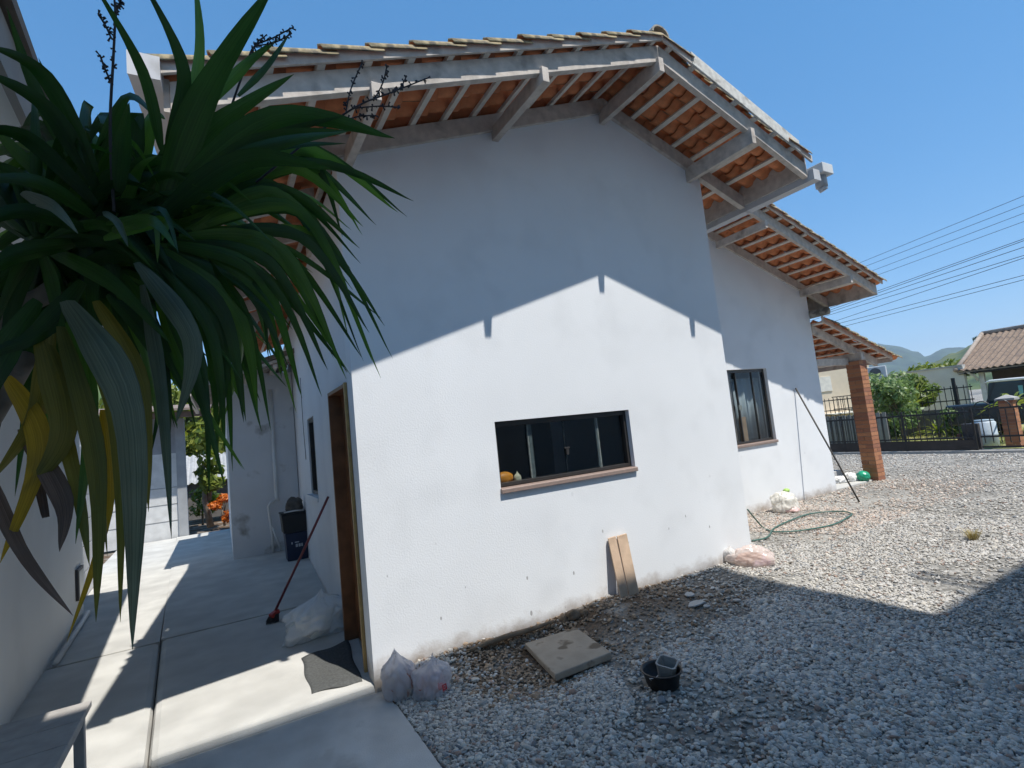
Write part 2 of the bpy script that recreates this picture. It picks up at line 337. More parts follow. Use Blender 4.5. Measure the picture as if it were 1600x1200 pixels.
def wall_cols(b, us, zs_bot, top, holes, put):
    """a wall with holes: columns between the breaks us"""
    for u0, u1 in zip(us[:-1], us[1:]):
        if u1-u0 < 1e-6: continue
        um = (u0+u1)/2; segs = [(zs_bot, None)]
        cuts = sorted([(h[2], h[3]) for h in holes if h[0]-1e-6 <= um <= h[1]+1e-6]); z = zs_bot; iv = []
        for a, c in cuts: iv.append((z, a, z, a)); z = c
        iv.append((z, top(u0), z, top(u1)))
        for a0, a1, c0, c1 in iv: put(b, u0, u1, a0, a1, c0, c1)
T = .15
def put_x(yf):
    def f(b, u0, u1, a0, a1, c0, c1):
        b.hexa([(u0,yf,a0),(u1,yf,c0),(u1,yf+T,c0),(u0,yf+T,a0),(u0,yf,a1),(u1,yf,c1),(u1,yf+T,c1),(u0,yf+T,a1)])
    return f
def put_side(b, u0, u1, a0, a1, c0, c1):
    x0, x1 = SIDE(u0), SIDE(u1)
    b.hexa([(x0,u0,a0),(x0+T,u0,a0),(x1+T,u1,c0),(x1,u1,c0),(x0,u0,a1),(x0+T,u0,a1),(x1+T,u1,c1),(x1,u1,c1)])
WX0, WX1, WZ0, WZ1 = 1.118, 2.5805, 1.105, 1.691
VX0, VX1, VZ0, VZ1 = 5.72, 6.914, .995, 2.1945
def solid(b, name, mat, parent):
    o = b.build(name, mat, parent)
    bm = bmesh.new(); bm.from_mesh(o.data); bmesh.ops.remove_doubles(bm, verts=bm.verts, dist=1e-4)
    seen = {}
    for f in bm.faces:                              # drop the walls between neighbouring columns
        k = tuple(sorted(v.index for v in f.verts)); seen.setdefault(k, []).append(f)
    bmesh.ops.delete(bm, geom=[f for l in seen.values() if len(l) > 1 for f in l], context='FACES')
    bmesh.ops.recalc_face_normals(bm, faces=bm.faces); bm.to_mesh(o.data); bm.free(); return o
b = MB(); wall_cols(b, [0, WX0, WX1, XR, W], -.15, lambda x: zb(x)+.03, [(WX0,WX1,WZ0,WZ1)], put_x(0)); solid(b, 'gable_wall', WHITE, house)
b = MB(); wall_cols(b, [W+.002, VX0, VX1, W2], -.15, lambda x: zb2(x)+.03, [(VX0,VX1,VZ0,VZ1)], put_x(Y2)); solid(b, 'set_back_wall', WHITE, house)
DY0, DY1, DZ = .2334, .9961, 2.10
b = MB(); wall_cols(b, [T, DY0, DY1, 2.9, 3.75, 9.0], -.15, lambda y: zb(SIDE(y))-.02, [(DY0,DY1,-.15,DZ),(2.9,3.75,1.04,2.04)], put_side)
b.box(.001, T, .002, T, -.15, zb(0)-.03); o = b.build('side_wall', WHITE2, house)
b = MB(); b.box(W-T, W-.002, T+.001, 9, -.1, zb(W)); b.build('right_side_wall', WHITE2, house)
b = MB(); b.box(W2-T, W2-.002, Y2+T+.001, 9, -.1, zb2(W2)); b.box(.6, W2-T-.01, 8.9, 9.05, -.1, 3.3); b.build('rear_wall', WHITE2, house)
# the short wing that steps out into the passage
b = MB(); b.box(-.74, .31, 6.1, 6.25, -.1, 3.05); b.box(-.74, -.59, 6.251, 10.2, -.1, 2.9); b.build('wing_wall', DAMP, house)
# dim room behind the kitchen window and the front room
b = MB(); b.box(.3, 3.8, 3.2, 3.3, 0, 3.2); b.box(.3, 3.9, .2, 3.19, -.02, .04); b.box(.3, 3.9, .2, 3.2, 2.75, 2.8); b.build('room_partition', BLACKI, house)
b = MB(); b.box(4.3, 8.2, 4.4, 4.5, 0, 3.0); b.box(4.3, 8.2, 1.6, 4.39, -.02, .04); b.box(4.3, 8.2, 1.6, 4.4, 2.7, 2.75); b.build('front_room_wall', M('pale_room_wall', (.6,.6,.58), rough=.9), house)

# --- windows
def window(name, x0, x1, z0, z1, yf, panes, glass, group_label, recess=.05, sill_h=.046):
    w = bpy.data.objects.new(name, None); COL.objects.link(w); w.parent = house
    if group_label: w['label'] = group_label
    b = MB(); b.prismx([(yf-.028, z0), (yf-.028, z0+sill_h-.012), (yf-.02, z0+sill_h-.006), (yf+T, z0+sill_h), (yf+T, z0)], x0-.006, x1+.006); b.build('sill', SILL, w, bevel=.004)
    zs = z0+sill_h+.002; y = yf+recess; fr = .035
    b = MB(); b.box(x0+.001, x0+fr, y, y+.06, zs, z1-.001); b.box(x1-fr, x1-.001, y, y+.06, zs, z1-.001)
    b.box(x0+fr, x1-fr, y, y+.06, zs, zs+.03); b.box(x0+fr, x1-fr, y, y+.06, z1-.045, z1-.001); b.build('frame', BRONZE, w, bevel=.003)
    n = len(panes)-1
    for i in range(n):
        a, c = panes[i], panes[i+1]; yy = y+.012 if i in (1, 2) else y+.036
        pv = MB(); pv.box(max(a-.01, x0+fr), min(c+.01, x1-fr), yy, yy+.006, zs+.031, z1-.046); pv.build('pane', glass, w)
    return w, y, zs
q = [WX0+(WX1-WX0)*i/4 for i in range(5)]
w1, yw, zs1 = window('kitchen_window', WX0, WX1, WZ0, WZ1, 0, q, GLASS, 'wide dark four pane kitchen window with brown sill in the gable wall')
GREYBAR = M('grey_anodised_bar', (.16,.18,.17), rough=.5, var=.3, scale=30)
for xm, wd, mt in ((q[1]+.0, .045, GREYBAR), (q[3]+.01, .035, GREYBAR), (q[2]-.005, .012, BRONZE)):
    b = MB(); b.box(xm-wd/2, xm+wd/2, yw+.019, yw+.034, zs1+.031, WZ1-.046); b.build('mullion', mt, w1)
b = MB(); b.box(q[2]-.03, q[2]+.03, yw-.004, yw+.011, 1.395, 1.41); b.box(q[2]-.015, q[2]+.015, yw-.006, yw+.011, 1.34, 1.394); b.build('latch', BRONZE, w1, bevel=.003)
w2, yw2, zs2 = window('front_room_window', VX0, VX1, VZ0, VZ1, Y2, [VX0,6.19,6.59,VX1], GLASSC, 'tall three pane window with thin black mullions in the set back wall')
for xm in (6.19, 6.59):
    b = MB(); b.box(xm-.009, xm+.009, yw2+.0, yw2+.034, zs2+.031, VZ1-.046); b.build('mullion', BRONZE, w2)
b = MB(); b.box(6.15, 6.22, yw2-.02, yw2-.001, 1.56, 1.64); b.build('latch', GREYBAR, w2, bevel=.004)
sw = bpy.data.objects.new('side_window', None); COL.objects.link(sw); sw.parent = house
b = MB(); x = SIDE(3.3)+.04
b.box(x, x+.05, 2.91, 2.95, 1.05, 2.03); b.box(x, x+.05, 3.70, 3.74, 1.05, 2.03); b.box(x, x+.05, 2.95, 3.70, 1.05, 1.09); b.box(x, x+.05, 2.95, 3.70, 1.99, 2.03); b.box(x,x+.05,3.31,3.34,1.09,1.99); b.build('frame', BRONZE, sw)
b = MB(); b.box(x+.02, x+.026, 2.95, 3.31, 1.09, 1.99); b.box(x+.03, x+.036, 3.34, 3.7, 1.09, 1.99); b.build('pane', GLASS, sw)
b = MB(); b.box(SIDE(3.3)-.04, SIDE(3.3)+.1, 2.88, 3.77, .99, 1.039); b.build('sill', WHITE2, sw)
# things just inside the windows: blinds, a plank
cur = M('grey_curtain', (.34,.36,.39), rough=.9, var=.08); 
def drape(name, x0, x1, y, z0, z1, mat, label, cat, amp=.02, k=26):
    b = MB(); n = 60; vs = []
    for i in range(n+1):
        x = x0+(x1-x0)*i/n; yy = y+amp*math.sin(x*k)+amp*.4*math.sin(x*k*2.3+1)
        vs += [(x, yy, z0), (x, yy, z1)]
    b.add(vs, [(2*i,2*i+2,2*i+3,2*i+1) for i in range(n)]); o = b.build(name, mat, None, True)
    s = o.modifiers.new('solid', 'SOLIDIFY'); s.thickness = .004
    return tag(o, label, cat)
drape('curtain', 6.22, 6.9, Y2+.17, 1.02, 2.06, cur, 'pale grey curtain hanging behind the front room window', 'curtain')
b = MB(); b.box(6.24, 6.40, Y2+.125, Y2+.14, .9, 1.45); tag(b.build('wooden_panel', M('raw_brown_panel', (.36,.22,.14), rough=.6, var=.2, scale=8), None, bevel=.004), 'upright brown wooden panel behind the lower left of the front room window', 'panel')
b = MB(); b.box(5.75, 6.19, Y2+.16, Y2+.19, .9, 2.18); tag(b.build('interior_shutter', M('brown_shutter', (.33,.25,.22), rough=.6, var=.15), None, bevel=.004), 'brown interior shutter at the left edge of the front room window', 'shutter')
b = MB(); b.box(6.0, 6.9, Y2+.25, Y2+.29, 2.02, 2.06); tag(b.build('curtain_rail', M('olive_rail', (.25,.24,.19), rough=.5), None, bevel=.004), 'thin dark curtain rail behind the top of the front room window', 'curtain rail')

# --- side door
door = bpy.data.objects.new('door', None); COL.objects.link(door); door.parent = house; door['label'] = 'dark brown wooden side door set deep in its frame'
b = MB(); b.box(.0, .142, DY1-.03, DY1-.001, SZ, DZ-.002); b.box(.012, .142, DY0+.001, DY0+.03, SZ, DZ-.002); b.box(.0, .142, DY0+.03, DY1-.03, DZ-.032, DZ-.002); b.build('frame', DOORW, door, bevel=.003)
b = MB(); b.box(-.012, .011, DY0-.0, DY0+.028, SZ, DZ-.002); b.build('casing', DOORE, door, bevel=.003)
b = MB(); b.box(.105, .14, DY0+.031, DY1-.031, SZ+.01, DZ-.034); b.build('leaf', DOORW, door)
b = MB(); b.tube([(.1,DY0+.09,1.02),(.055,DY0+.09,1.02),(.05,DY0+.10,1.02),(.05,DY0+.2,1.015)], .009, 8); b.tube([(.104,DY0+.09,1.02),(.098,DY0+.09,1.02)], .025, 12); b.build('handle', METAL, door, True)

# --- roof tiles
PROF = [(0,.012),(.018,.046),(.055,.070),(.092,.046),(.116,.012),(.155,.0),(.19,.005),(.212,.02)]
TL, PITCHW, EXP = .385, .20, .3029
def tile_mesh(name, seed, mirror=False):
    r = random.Random(seed); th = .013; vs, fs, mi = [], [], []
    n = len(PROF); tw = r.uniform(-.004, .004); lf = r.uniform(.0, .006)
    for layer in (0, 1):
        for row, (yy, zz) in enumerate(((-.02, .0), (TL-.02, .028+lf))):
            for w, z in PROF:
                ws = (w-.1)*(1.0 if row else .96)+.1
                z2 = z*(1.0 if row else .9)
                vs.append((yy, -ws if mirror else ws, z2+zz+tw*(w/.2)*row - (th if layer else 0)))
    def ix(l, rw, i): return l*2*n+rw*n+i
    def q(a, m): fs.append(a if not mirror else a[::-1]); mi.append(m)
    for i in range(n-1):
        q((ix(0,0,i), ix(0,1,i), ix(0,1,i+1), ix(0,0,i+1)), 0)
        q((ix(1,0,i+1), ix(1,1,i+1), ix(1,1,i), ix(1,0,i)), 1)
        q((ix(0,1,i), ix(1,1,i), ix(1,1,i+1), ix(0,1,i+1)), 0)
        q((ix(0,0,i+1), ix(1,0,i+1), ix(1,0,i), ix(0,0,i)), 1)
    q((ix(0,0,0), ix(1,0,0), ix(1,1,0), ix(0,1,0)), 0)
    q((ix(0,0,n-1), ix(0,1,n-1), ix(1,1,n-1), ix(1,0,n-1)), 1)
    me = bpy.data.meshes.new(name); me.from_pydata(vs, [], fs); me.materials.append(MOSS); me.materials.append(TERRA)
    me.polygons.foreach_set('material_index', mi); me.polygons.foreach_set('use_smooth', [True]*len(fs)); me.update(); return me
TM = [tile_mesh('tile', s) for s in range(4)]; TMM = [tile_mesh('tile', s, True) for s in range(4)]
def tile_matrix(x, z, sx, slope, y):
    c, s = math.cos(math.atan(slope)), math.sin(math.atan(slope))
    ev = Vector((sx*c, 0, -s)); n = Vector((sx*s, 0, c)); ew = Vector((0, 1, 0)) if sx > 0 else Vector((0, -1, 0))
    m = Matrix((ev, ew, n)).transposed().to_4x4(); m.translation = (x, y, z); return m
def tile_field(roof, sx, slope, x0, z0, rows, ycols, single, skip=lambda r, c: False, clip=lambda r, y: True, narrow=lambda r, c: False):
    """rows of tiles down from (x0, z0); the columns in `single` are tiles of their own, the rest one mesh"""
    pool = TM if sx > 0 else TMM; hs = math.cos(math.atan(slope))*EXP
    V, F, MI = [], [], []; base = 0
    cache = [(np.array([v.co[:] for v in m.vertices]), [tuple(p.vertices) for p in m.polygons], [p.material_index for p in m.polygons]) for m in pool]
    for r in range(rows):
        for c, y in enumerate(ycols):
            if skip(r, c) or not clip(r, y): continue
            k = random.randrange(4); x = x0+sx*hs*r; z = z0-slope*hs*r
            mt = tile_matrix(x, z, sx, slope, y+random.uniform(-.004,.004)) @ Matrix.Translation((random.uniform(-.006,.006),0,random.uniform(0,.004))) @ Matrix.Rotation(random.uniform(-.012,.012), 4, 'Z')
            if narrow(r, c): mt = Matrix.Translation((0, .081, 0)) @ mt @ Matrix.Diagonal((1, .62, 1, 1))
            if single(r, c):
                o = bpy.data.objects.new('tile', pool[k]); COL.objects.link(o); o.parent = roof; o.matrix_local = mt
            else:
                a = np.array(mt); v, f, mi = cache[k]
                V.append(v @ a[:3,:3].T + a[:3,3]); F += [tuple(i+base for i in q_) for q_ in f]; MI += mi; base += len(v)
    if V:
        me = bpy.data.meshes.new('tile_field'); me.from_pydata(np.concatenate(V).tolist(), [], F); me.materials.append(MOSS); me.materials.append(TERRA)
        me.polygons.foreach_set('material_index', MI); me.polygons.foreach_set('use_smooth', [True]*len(F)); me.update()
        stuff(link('tile_field', me, roof))
def rafter(x0, x1, zf, y0, y1, h=RH, dz=0):
    b = MB(); b.prism([(x0, zf(x0)+dz), (x1, zf(x1)+dz), (x1, zf(x1)+dz+h), (x0, zf(x0)+dz+h)], y0, y1); return b
def batten(x, z, sx, slope, y0, y1, w=.05, t=.025):
    c, s = math.cos(math.atan(slope)), math.sin(math.atan(slope)); e = (sx*c, -s); n = (sx*s, c)
    P = [(x+e[0]*a+n[0]*d, z+e[1]*a+n[1]*d) for a, d in ((-w/2,0),(w/2,0),(w/2,t),(-w/2,t))]
    b = MB(); b.prism(P, y0, y1); return b

roof = bpy.data.objects.new('roof', None); COL.objects.link(roof); roof.parent = house; roof['label'] = 'main gable roof of mossy terracotta tiles'
HB = math.cos(math.atan(SL))*EXP
XE = 4.80                                            # right eave
# purlins: bearing beams sticking out of the gable
for x, z in ((.1149-.025,3.7116), (1.4301-.025,4.1806), (2.7254-.03,4.6225), (3.9218-.03,4.1899)):
    b = MB(); b.box(x-.03, x+.03, -.84, 2.0, z, zb(x)+.03 if abs(x-XR) > .1 else zb(x)+.02); b.build('purlin', WOOD, roof, bevel=.004)
# barge rafters, wall rafters, inner rafters
for y0, y1 in ((-.81,-.755), (-.035,.03)):
    rafter(EAVE_L(y0)+.03, XR-.001, zb, y0, y1).build('rafter', WOOD, roof, bevel=.003)
    rafter(XR+.001, XE, zb, y0, y1).build('rafter', WOOD, roof, bevel=.003)
for y in (.78, 1.6, 2.4, 3.2, 4.0, 4.8):
    rafter(EAVE_L(y)+.03, -.03 if True else 0, zb, y, y+.05).build('rafter', WOOD, roof)
    if y < 2.5: rafter(W+.01, XE, zb, y, y+.05).build('rafter', WOOD, roof)
# battens
i = 0
while True:
    x = XR-.10-HB*i
    if x < -1.0: break
    batten(x, zt(x)+.001, -1, SL, -.853 if i else -.853, 9, .05, .025).build('batten', BATT, roof); i += 1
i = 0
while True:
    x = XR+.10+HB*i
    if x > XE-.03: break
    batten(x, zt(x)+.001, 1, SL, -.853, 9, .05, .025).build('batten', BATT, roof); i += 1
# verge boards along the gable
FH = .074
rafter(EAVE_L(-.87)+.0, XR-.004, lambda x: zt(x)+.004, -.872, -.852, FH).build('verge_board', WOOD, roof, bevel=.003)
rafter(XR+.004, 3.07, lambda x: zt(x)+.004, -.872, -.852, FH).build('verge_board', WOOD, roof, bevel=.003)
o = rafter(3.072, 4.62, lambda x: zt(x)+.004, -.876, -.855, .125).build('verge_board', WOODW, roof, bevel=.003); o['label'] = 'bleached chalky verge board bare of tiles'
rafter(4.622, XE+.03, lambda x: zt(x)+.004, -.872, -.852, FH).build('verge_board', WOOD, roof, bevel=.003)
# tiles
ZTILE = lambda x: zt(x)+.030
ycols = [-.896+PITCHW*k for k in range(50)]
tile_field(roof, 1, SL, XR+.02, ZTILE(XR+.02), 7, ycols, lambda r, c: c < 12 and (c < 5 or r >= 4), narrow=lambda r, c: c == 0 and 1 <= r <= 5)
tile_field(roof, -1, SL, XR-.02, ZTILE(XR-.02), 13, ycols, lambda r, c: c < 5, clip=lambda r, y: XR-.02-HB*r-.25 > EAVE_L(y)-.06)
rc = MB(); n = 9
pts = [(.105*math.cos(math.pi*k/(n-1)), .085*math.sin(math.pi*k/(n-1))) for k in range(n)]
rc.prism([(x, z) for x, z in pts]+[(x*.84, z*.82) for x, z in reversed(pts)], 0, .40)
me = bpy.data.meshes.new('ridge_tile'); me.from_pydata(rc.v, [], rc.f); me.materials.append(MORTAR); me.update()
for k in range(24):
    o = bpy.data.objects.new('ridge_tile', me); COL.objects.link(o); o.parent = roof; o.location = (XR, -.86+.37*k, ZTILE(XR)+.045+.004*(k % 2)); o.rotation_euler = (-.03, 0, 0)
# eave boards and gutters
b = MB(); b.box(XE-.002, XE+.022, -.80, 8, zb(XE)+.035, zt(XE)+.125); b.build('eave_board', WOOD, roof)
b = MB(); b.hexa([(EAVE_L(-.8)+.0,-.80,zb(-1)-.005),(EAVE_L(-.8)+.028,-.80,zb(-1)-.005),(EAVE_L(6)+.028,6,zb(-1)-.0+.15),(EAVE_L(6),6,zb(-1)+.15),
                  (EAVE_L(-.8)+.0,-.80,zt(-1)+.02),(EAVE_L(-.8)+.028,-.80,zt(-1)+.02),(EAVE_L(6)+.028,6,zt(-1)+.17),(EAVE_L(6),6,zt(-1)+.17)]); b.build('eave_board', WOOD, roof)
def gutter(x, y0, y1, z, w=.12, h=.10, side=1, x_end=None, z_end=None):
    g = bpy.data.objects.new('gutter', None); COL.objects.link(g); g.parent = house
    prof = [(0,h),(0,0),(w,0),(w,h),(w-.012,h),(w-.012,h-.006),(w-.005,h-.006),(w-.005,.005),(.005,.005),(.005,h)]
    xe = x if x_end is None else x_end; ze = z if z_end is None else z_end
    b = MB(); n = len(prof)
    vs = [(x+side*px, y0, z+pz) for px, pz in prof]+[(xe+side*px, y1, ze+pz) for px, pz in prof]
    fs = [(i, (i+1) % n, n+(i+1) % n, n+i) for i in range(n)]
    b.add(vs, fs); b.build('channel', METAL, g)
    b = MB(); b.box(min(x, x+side*w)-.002, max(x, x+side*w)+.002, y0-.004, y0+.001, z-.002, z+h+.002); b.build('end_cap', METAL, g)
    return g
g = gutter(XE+.024, -.86, 7, zb(XE)-.035, w=.125, h=.115)
b = MB(); zz = zb(XE)-.035
b.box(XE+.155, XE+.36, -.90, -.72, zz+.09, zz+.20); b.build('corner_box', M('pale_metal_box', (.66,.67,.66), rough=.5, var=.05), g, bevel=.006)
b = MB(); b.tube([(XE+.27,-.80,zz+.10),(XE+.27,-.80,zz-.03)], .06, 16); b.tube([(XE+.27,-.80,zz-.03),(XE+.285,-.81,zz-.07)], .045, 16); b.build('outlet_spout', METAL, g, True)
b = MB(); b.tube([(XE+.03,-.02,zz-.006),(XE+.15,-.02,zz-.006)], .006, 6); b.tube([(XE+.03,1.0,zz-.006),(XE+.15,1.0,zz-.006)], .006, 6); b.build('bracket', METAL, g)
gl = gutter(EAVE_L(-.87), -.9, 6, zt(-1.0)-.06, w=.13, h=.12, side=-1, x_end=EAVE_L(6), z_end=zt(-1.0)+.09)

# --- second, set-back roof
roof2 = bpy.data.objects.new('roof', None); COL.objects.link(roof2); roof2.parent = house; roof2['label'] = 'set back tiled roof slope right of the main gable'
zt2 = lambda x: zb2(x)+.15
for x, z in ((6.1596-.03,4.1361), (8.2416-.03,3.437)):
    b = MB(); b.box(x-.03, x+.03, .545, 2.4, z, zb2(x)+.02); b.build('purlin', WOOD, roof2, bevel=.004)
for y0, y1, xa in ((.56,.61,4.95), (Y2-.03,Y2+.03,4.2)):
    rafter(xa, 8.98, zb2, y0, y1, .15).build('rafter', WOOD, roof2, bevel=.003)
rafter(W2+.01, 8.98, zb2, 2.4, 2.45, .15).build('rafter', WOOD, roof2)
HB2 = math.cos(math.atan(S2))*EXP
for i in range(15):
    x = 5.0+HB2*i-.02
    if x > 8.97: break
    batten(x, zt2(x)+.001, 1, S2, .49, 8, .05, .025).build('batten', BATT, roof2)
rafter(4.95, 9.02, lambda x: zt2(x)+.012, .462, .486, .105).build('verge_board', WOOD, roof2, bevel=.003)
tile_field(roof2, 1, S2, 5.0, zt2(5.0)+.03, 14, [.43+PITCHW*k for k in range(38)], lambda r, c: c < 5 and r >= 3)
b = MB(); b.box(8.982, 9.005, .565, 8, zb2(9)-.01, zt2(9)+.11); b.build('eave_board', WOOD, roof2)

# --- porch roof on a brick pillar
roof3 = bpy.data.objects.new('porch_roof', None); COL.objects.link(roof3); roof3.parent = house; roof3['label'] = 'small lean-to porch roof carried by the brick pillar'
S3 = .318; zt3 = lambda x: zb3(x)+.02
rafter(8.4, 10.62, lambda x: zb3(x)+.02, 1.20, 1.225, .115).build('verge_board', WOOD, roof3, bevel=.003)
for y0, dz in ((1.40, -.13), (3.4, -.13)):
    rafter(8.4, 10.45, zb3, y0, y0+.06, .15, dz).build('rafter', WOOD, roof3, bevel=.003)
HB3 = math.cos(math.atan(S3))*EXP
for i in range(8):
    x = 8.45+HB3*i
    if x < 10.55: batten(x, zt3(x)+.0, 1, S3, 1.226, 4.4, .05, .025).build('batten', BATT, roof3)
tile_field(roof3, 1, S3, 8.45, zt3(8.45)+.03, 8, [1.13+PITCHW*k for k in range(16)], lambda r, c: c < 7)
b = MB(); b.box(10.60, 10.625, 1.21, 4.4, zb3(10.6)-.03, zb3(10.6)+.13); b.build('eave_board', WOOD, roof3)
b = MB(); b.box(9.68, 9.80, 1.30, 4.3, 2.26, 2.41); b.build('beam', WOOD, roof3, bevel=.004)
b = MB(); b.box(8.42, 9.66, 1.52, 1.58, 2.20, 2.33); b.build('beam', WOOD, roof3, bevel=.004)
rd = MB(); rd.tube([(8.43,1.1,2.92+.2),(8.43,4.4,2.92+.2)], .07, 10); rd.build('ridge_roll', MORTAR, roof3, True)
pillar = bpy.data.objects.new('brick_pillar', None); COL.objects.link(pillar); pillar.parent = house
BR = [M('orange_brick_%d' % k, c, rough=.85, var=.18, scale=18, bump=.3, bscale=60) for k, c in enumerate(((.36,.15,.075),(.42,.185,.09),(.30,.125,.07)))]
MORT = M('brick_mortar', (.30,.22,.17), rough=.95)
PX0, PX1, PY0, PY1 = 9.63, 9.88, 1.325, 1.575
b = MB(); b.box(PX0+.008, PX1-.008, PY0+.008, PY1-.008, -.02, 2.258); b.build('mortar_core', MORT, pillar)
bh = .070; cs = 30; hgt = 2.255/cs
brick_me = []
for mm in BR:
    bb = MB(); bb.box(-.5,.5,-.5,.5,-.5,.5); me = bpy.data.meshes.new('brick'); me.from_pydata(bb.v, [], bb.f); me.materials.append(mm); me.update(); brick_me.append(me)
for k in range(cs):
    z = hgt*(k+.5); h = hgt-.009
    for s in (0, 1):
        o = bpy.data.objects.new('brick', random.choice(brick_me)); COL.objects.link(o); o.parent = pillar; j = random.uniform(-.003,.003)
        if k % 2 == 0:
            o.location = ((PX0+PX1)/2, PY0+.0615+s*.127+j, z); o.scale = (PX1-PX0, .121, h)
        else:
            o.location = (PX0+.0615+s*.127+j, (PY0+PY1)/2, z); o.scale = (.121, PY1-PY0, h)
b = MB(); b.box(8.39, 10.1, 1.43, 4.4, -.05, .028); struct(b.build('porch_floor', CONC, None, bevel=.01))

# wing eave, downpipe and waste pipe in the passage
lean = bpy.data.objects.new('wing_roof', None); COL.objects.link(lean); lean.parent = house
b = MB(); b.hexa([(-1.30,5.2,2.72),(.3,5.2,3.25),(.3,8.6,3.25),(-1.30,8.6,2.72),(-1.30,5.2,2.80),(.3,5.2,3.33),(.3,8.6,3.33),(-1.30,8.6,2.80)]); b.build('roof_sheet', M('brown_fibre_sheet', (.20,.15,.12), rough=.9), lean)
for k in range(9):
    b = MB(); y = 5.25+.38*k; b.bar((-1.28,y,2.69), (.28,y,3.21), .05, .05); b.build('rafter', WOOD, lean)
for k in range(4):
    x = -1.22+.4*k; z = 2.64+.331*(x+1.3); b = MB(); b.box(x-.03, x+.03, 5.22, 8.5, z-.06, z); b.build('batten', WOOD, lean)
WP = M('white_pvc', (.70,.69,.66), rough=.4, var=.08, scale=4)
b = MB(); b.tube([(-.05,6.06,2.75),(-.05,6.06,.90),(-.03,6.05,.82)], .03, 10); b.build('downpipe', WP, house, True)
b = MB(); b.tube([(-.15,6.06,-.02),(-.15,6.05,.30),(-.17,6.03,.52),(-.19,6.0,.76),(-.15,6.0,.82),(-.09,6.04,.83)], .022, 8); b.tube([(-.03,6.0,.0),(-.14,6.02,.4)], .018, 8); b.build('waste_pipe', WP, house, True)
print('house ok', len(bpy.data.objects))

# ------------------------------------------------------------------ neighbours left and behind
NP = wallpaint('neighbour_grey_white_paint', (.80,.80,.77), specks=False, dh=.15, z0=-.08)
left = thing('neighbour_house', 'pale grey neighbouring house along the left of the passage with low eaves', 'house')
LX = lambda y: -2.17-.05*(y-1)
def skew(b, xf0, xf1, y0, y1, z0, z1):
    b.hexa([(xf0(y0),y0,z0),(xf1(y0),y0,z0),(xf1(y1),y1,z0),(xf0(y1),y1,z0),(xf0(y0),y0,z1),(xf1(y0),y0,z1),(xf1(y1),y1,z1),(xf0(y1),y1,z1)]); return b
ZE = 2.70; EX = lambda y: -1.30-.055*(y+2.2)
skew(MB(), lambda y: LX(y)-.2, LX, -6, 4.35, -.1, ZE+.3).build('wall', NP, left)
skew(MB(), lambda y: LX(y)-.5, lambda y: LX(y)-.14, 4.352, 7.2, -.1, ZE+.3).build('wall', NP, left)
SOF = M('pale_soffit_board', (.84,.82,.78), rough=.8, var=.06, scale=4)
y = -6.0
while y < 4.0:                                     # soffit panels
    skew(MB(), lambda q_: LX(q_)+.003, lambda q_: EX(q_)-.004, y, y+.992, ZE, ZE+.015).build('soffit_panel', SOF, left); y += 1.0
skew(MB(), lambda q_: EX(q_), lambda q_: EX(q_)+.022, -6, 4.1, ZE-.03, ZE+.12).build('eave_board', M('grey_eave_paint', (.34,.32,.30), rough=.7), left)
b = MB(); b.hexa([(EX(-6)+.05,-6,ZE+.125),(EX(4.1)+.05,4.1,ZE+.125),(-5.5,4.1,ZE+1.5),(-5.5,-6,ZE+1.5),(EX(-6)+.05,-6,ZE+.165),(EX(4.1)+.05,4.1,ZE+.165),(-5.5,4.1,ZE+1.54),(-5.5,-6,ZE+1.54)]); b.build('roof', M('grey_brown_roof', (.22,.18,.15), rough=.9), left)
mb_ = bpy.data.objects.new('meter_niche', None); COL.objects.link(mb_); mb_.parent = left
skew(MB(), lambda q_: LX(q_)+.001, lambda q_: LX(q_)+.03, 3.85, 4.20, .22, .56).build('frame', M('dark_niche_frame', (.05,.05,.055), rough=.5), mb_)
skew(MB(), lambda q_: LX(q_)+.03, lambda q_: LX(q_)+.034, 3.88, 4.17, .25, .53).build('cover', M('grey_green_cover', (.12,.15,.15), rough=.3), mb_)
wd = bpy.data.objects.new('garage_door', None); COL.objects.link(wd); wd.parent = left
for k in range(6):
    skew(MB(), lambda q_: LX(q_)-.138, lambda q_: LX(q_)-.115, 4.6, 6.4, -.03+.34*k, -.03+.34*k+.33).build('door_panel', M('white_door_panel', (.66,.66,.66), rough=.5), wd, bevel=.006)
b = MB(); b.tube([(LX(2.4)+.06,2.4,-.012),(LX(3.8)+.055,3.8,-.012),(LX(4.3)+.05,4.3,-.01)], .022, 10); tag(b.build('pvc_pipe', WP, None, True), 'white plastic pipe lying along the foot of the left wall', 'pipe')

shed = thing('shed', 'two tone grey and white shed wall closing the far end of the passage', 'shed', (0,0,0))
b = MB(); b.box(-3.2, -1.76, 10.7, 10.85, -.1, 1.9); b.build('lower_wall', M('white_lower_paint', (.56,.56,.55), rough=.8), shed)
b = MB(); b.box(-3.2, -1.76, 10.7, 10.85, 1.902, 2.75); b.build('upper_wall', M('grey_upper_paint', (.26,.27,.29), rough=.8), shed)
b = MB(); b.box(-1.755, -1.57, 10.62, 10.84, -.1, 2.70); b.build('corner_post', M('grey_post_paint', (.30,.31,.32), rough=.85, var=.1), shed)
for k in range(3):
    b = MB(); b.box(-3.2, -1.77, 10.692, 10.699, .35+.38*k, .36+.38*k); b.build('board_joint', M('dark_joint', (.2,.2,.2)), shed)
b = MB(); b.box(-3.4, -1.0, 9.95, 10.07, 2.68, 2.80); b.build('beam', M('brown_beam', (.16,.10,.07), rough=.7), shed)
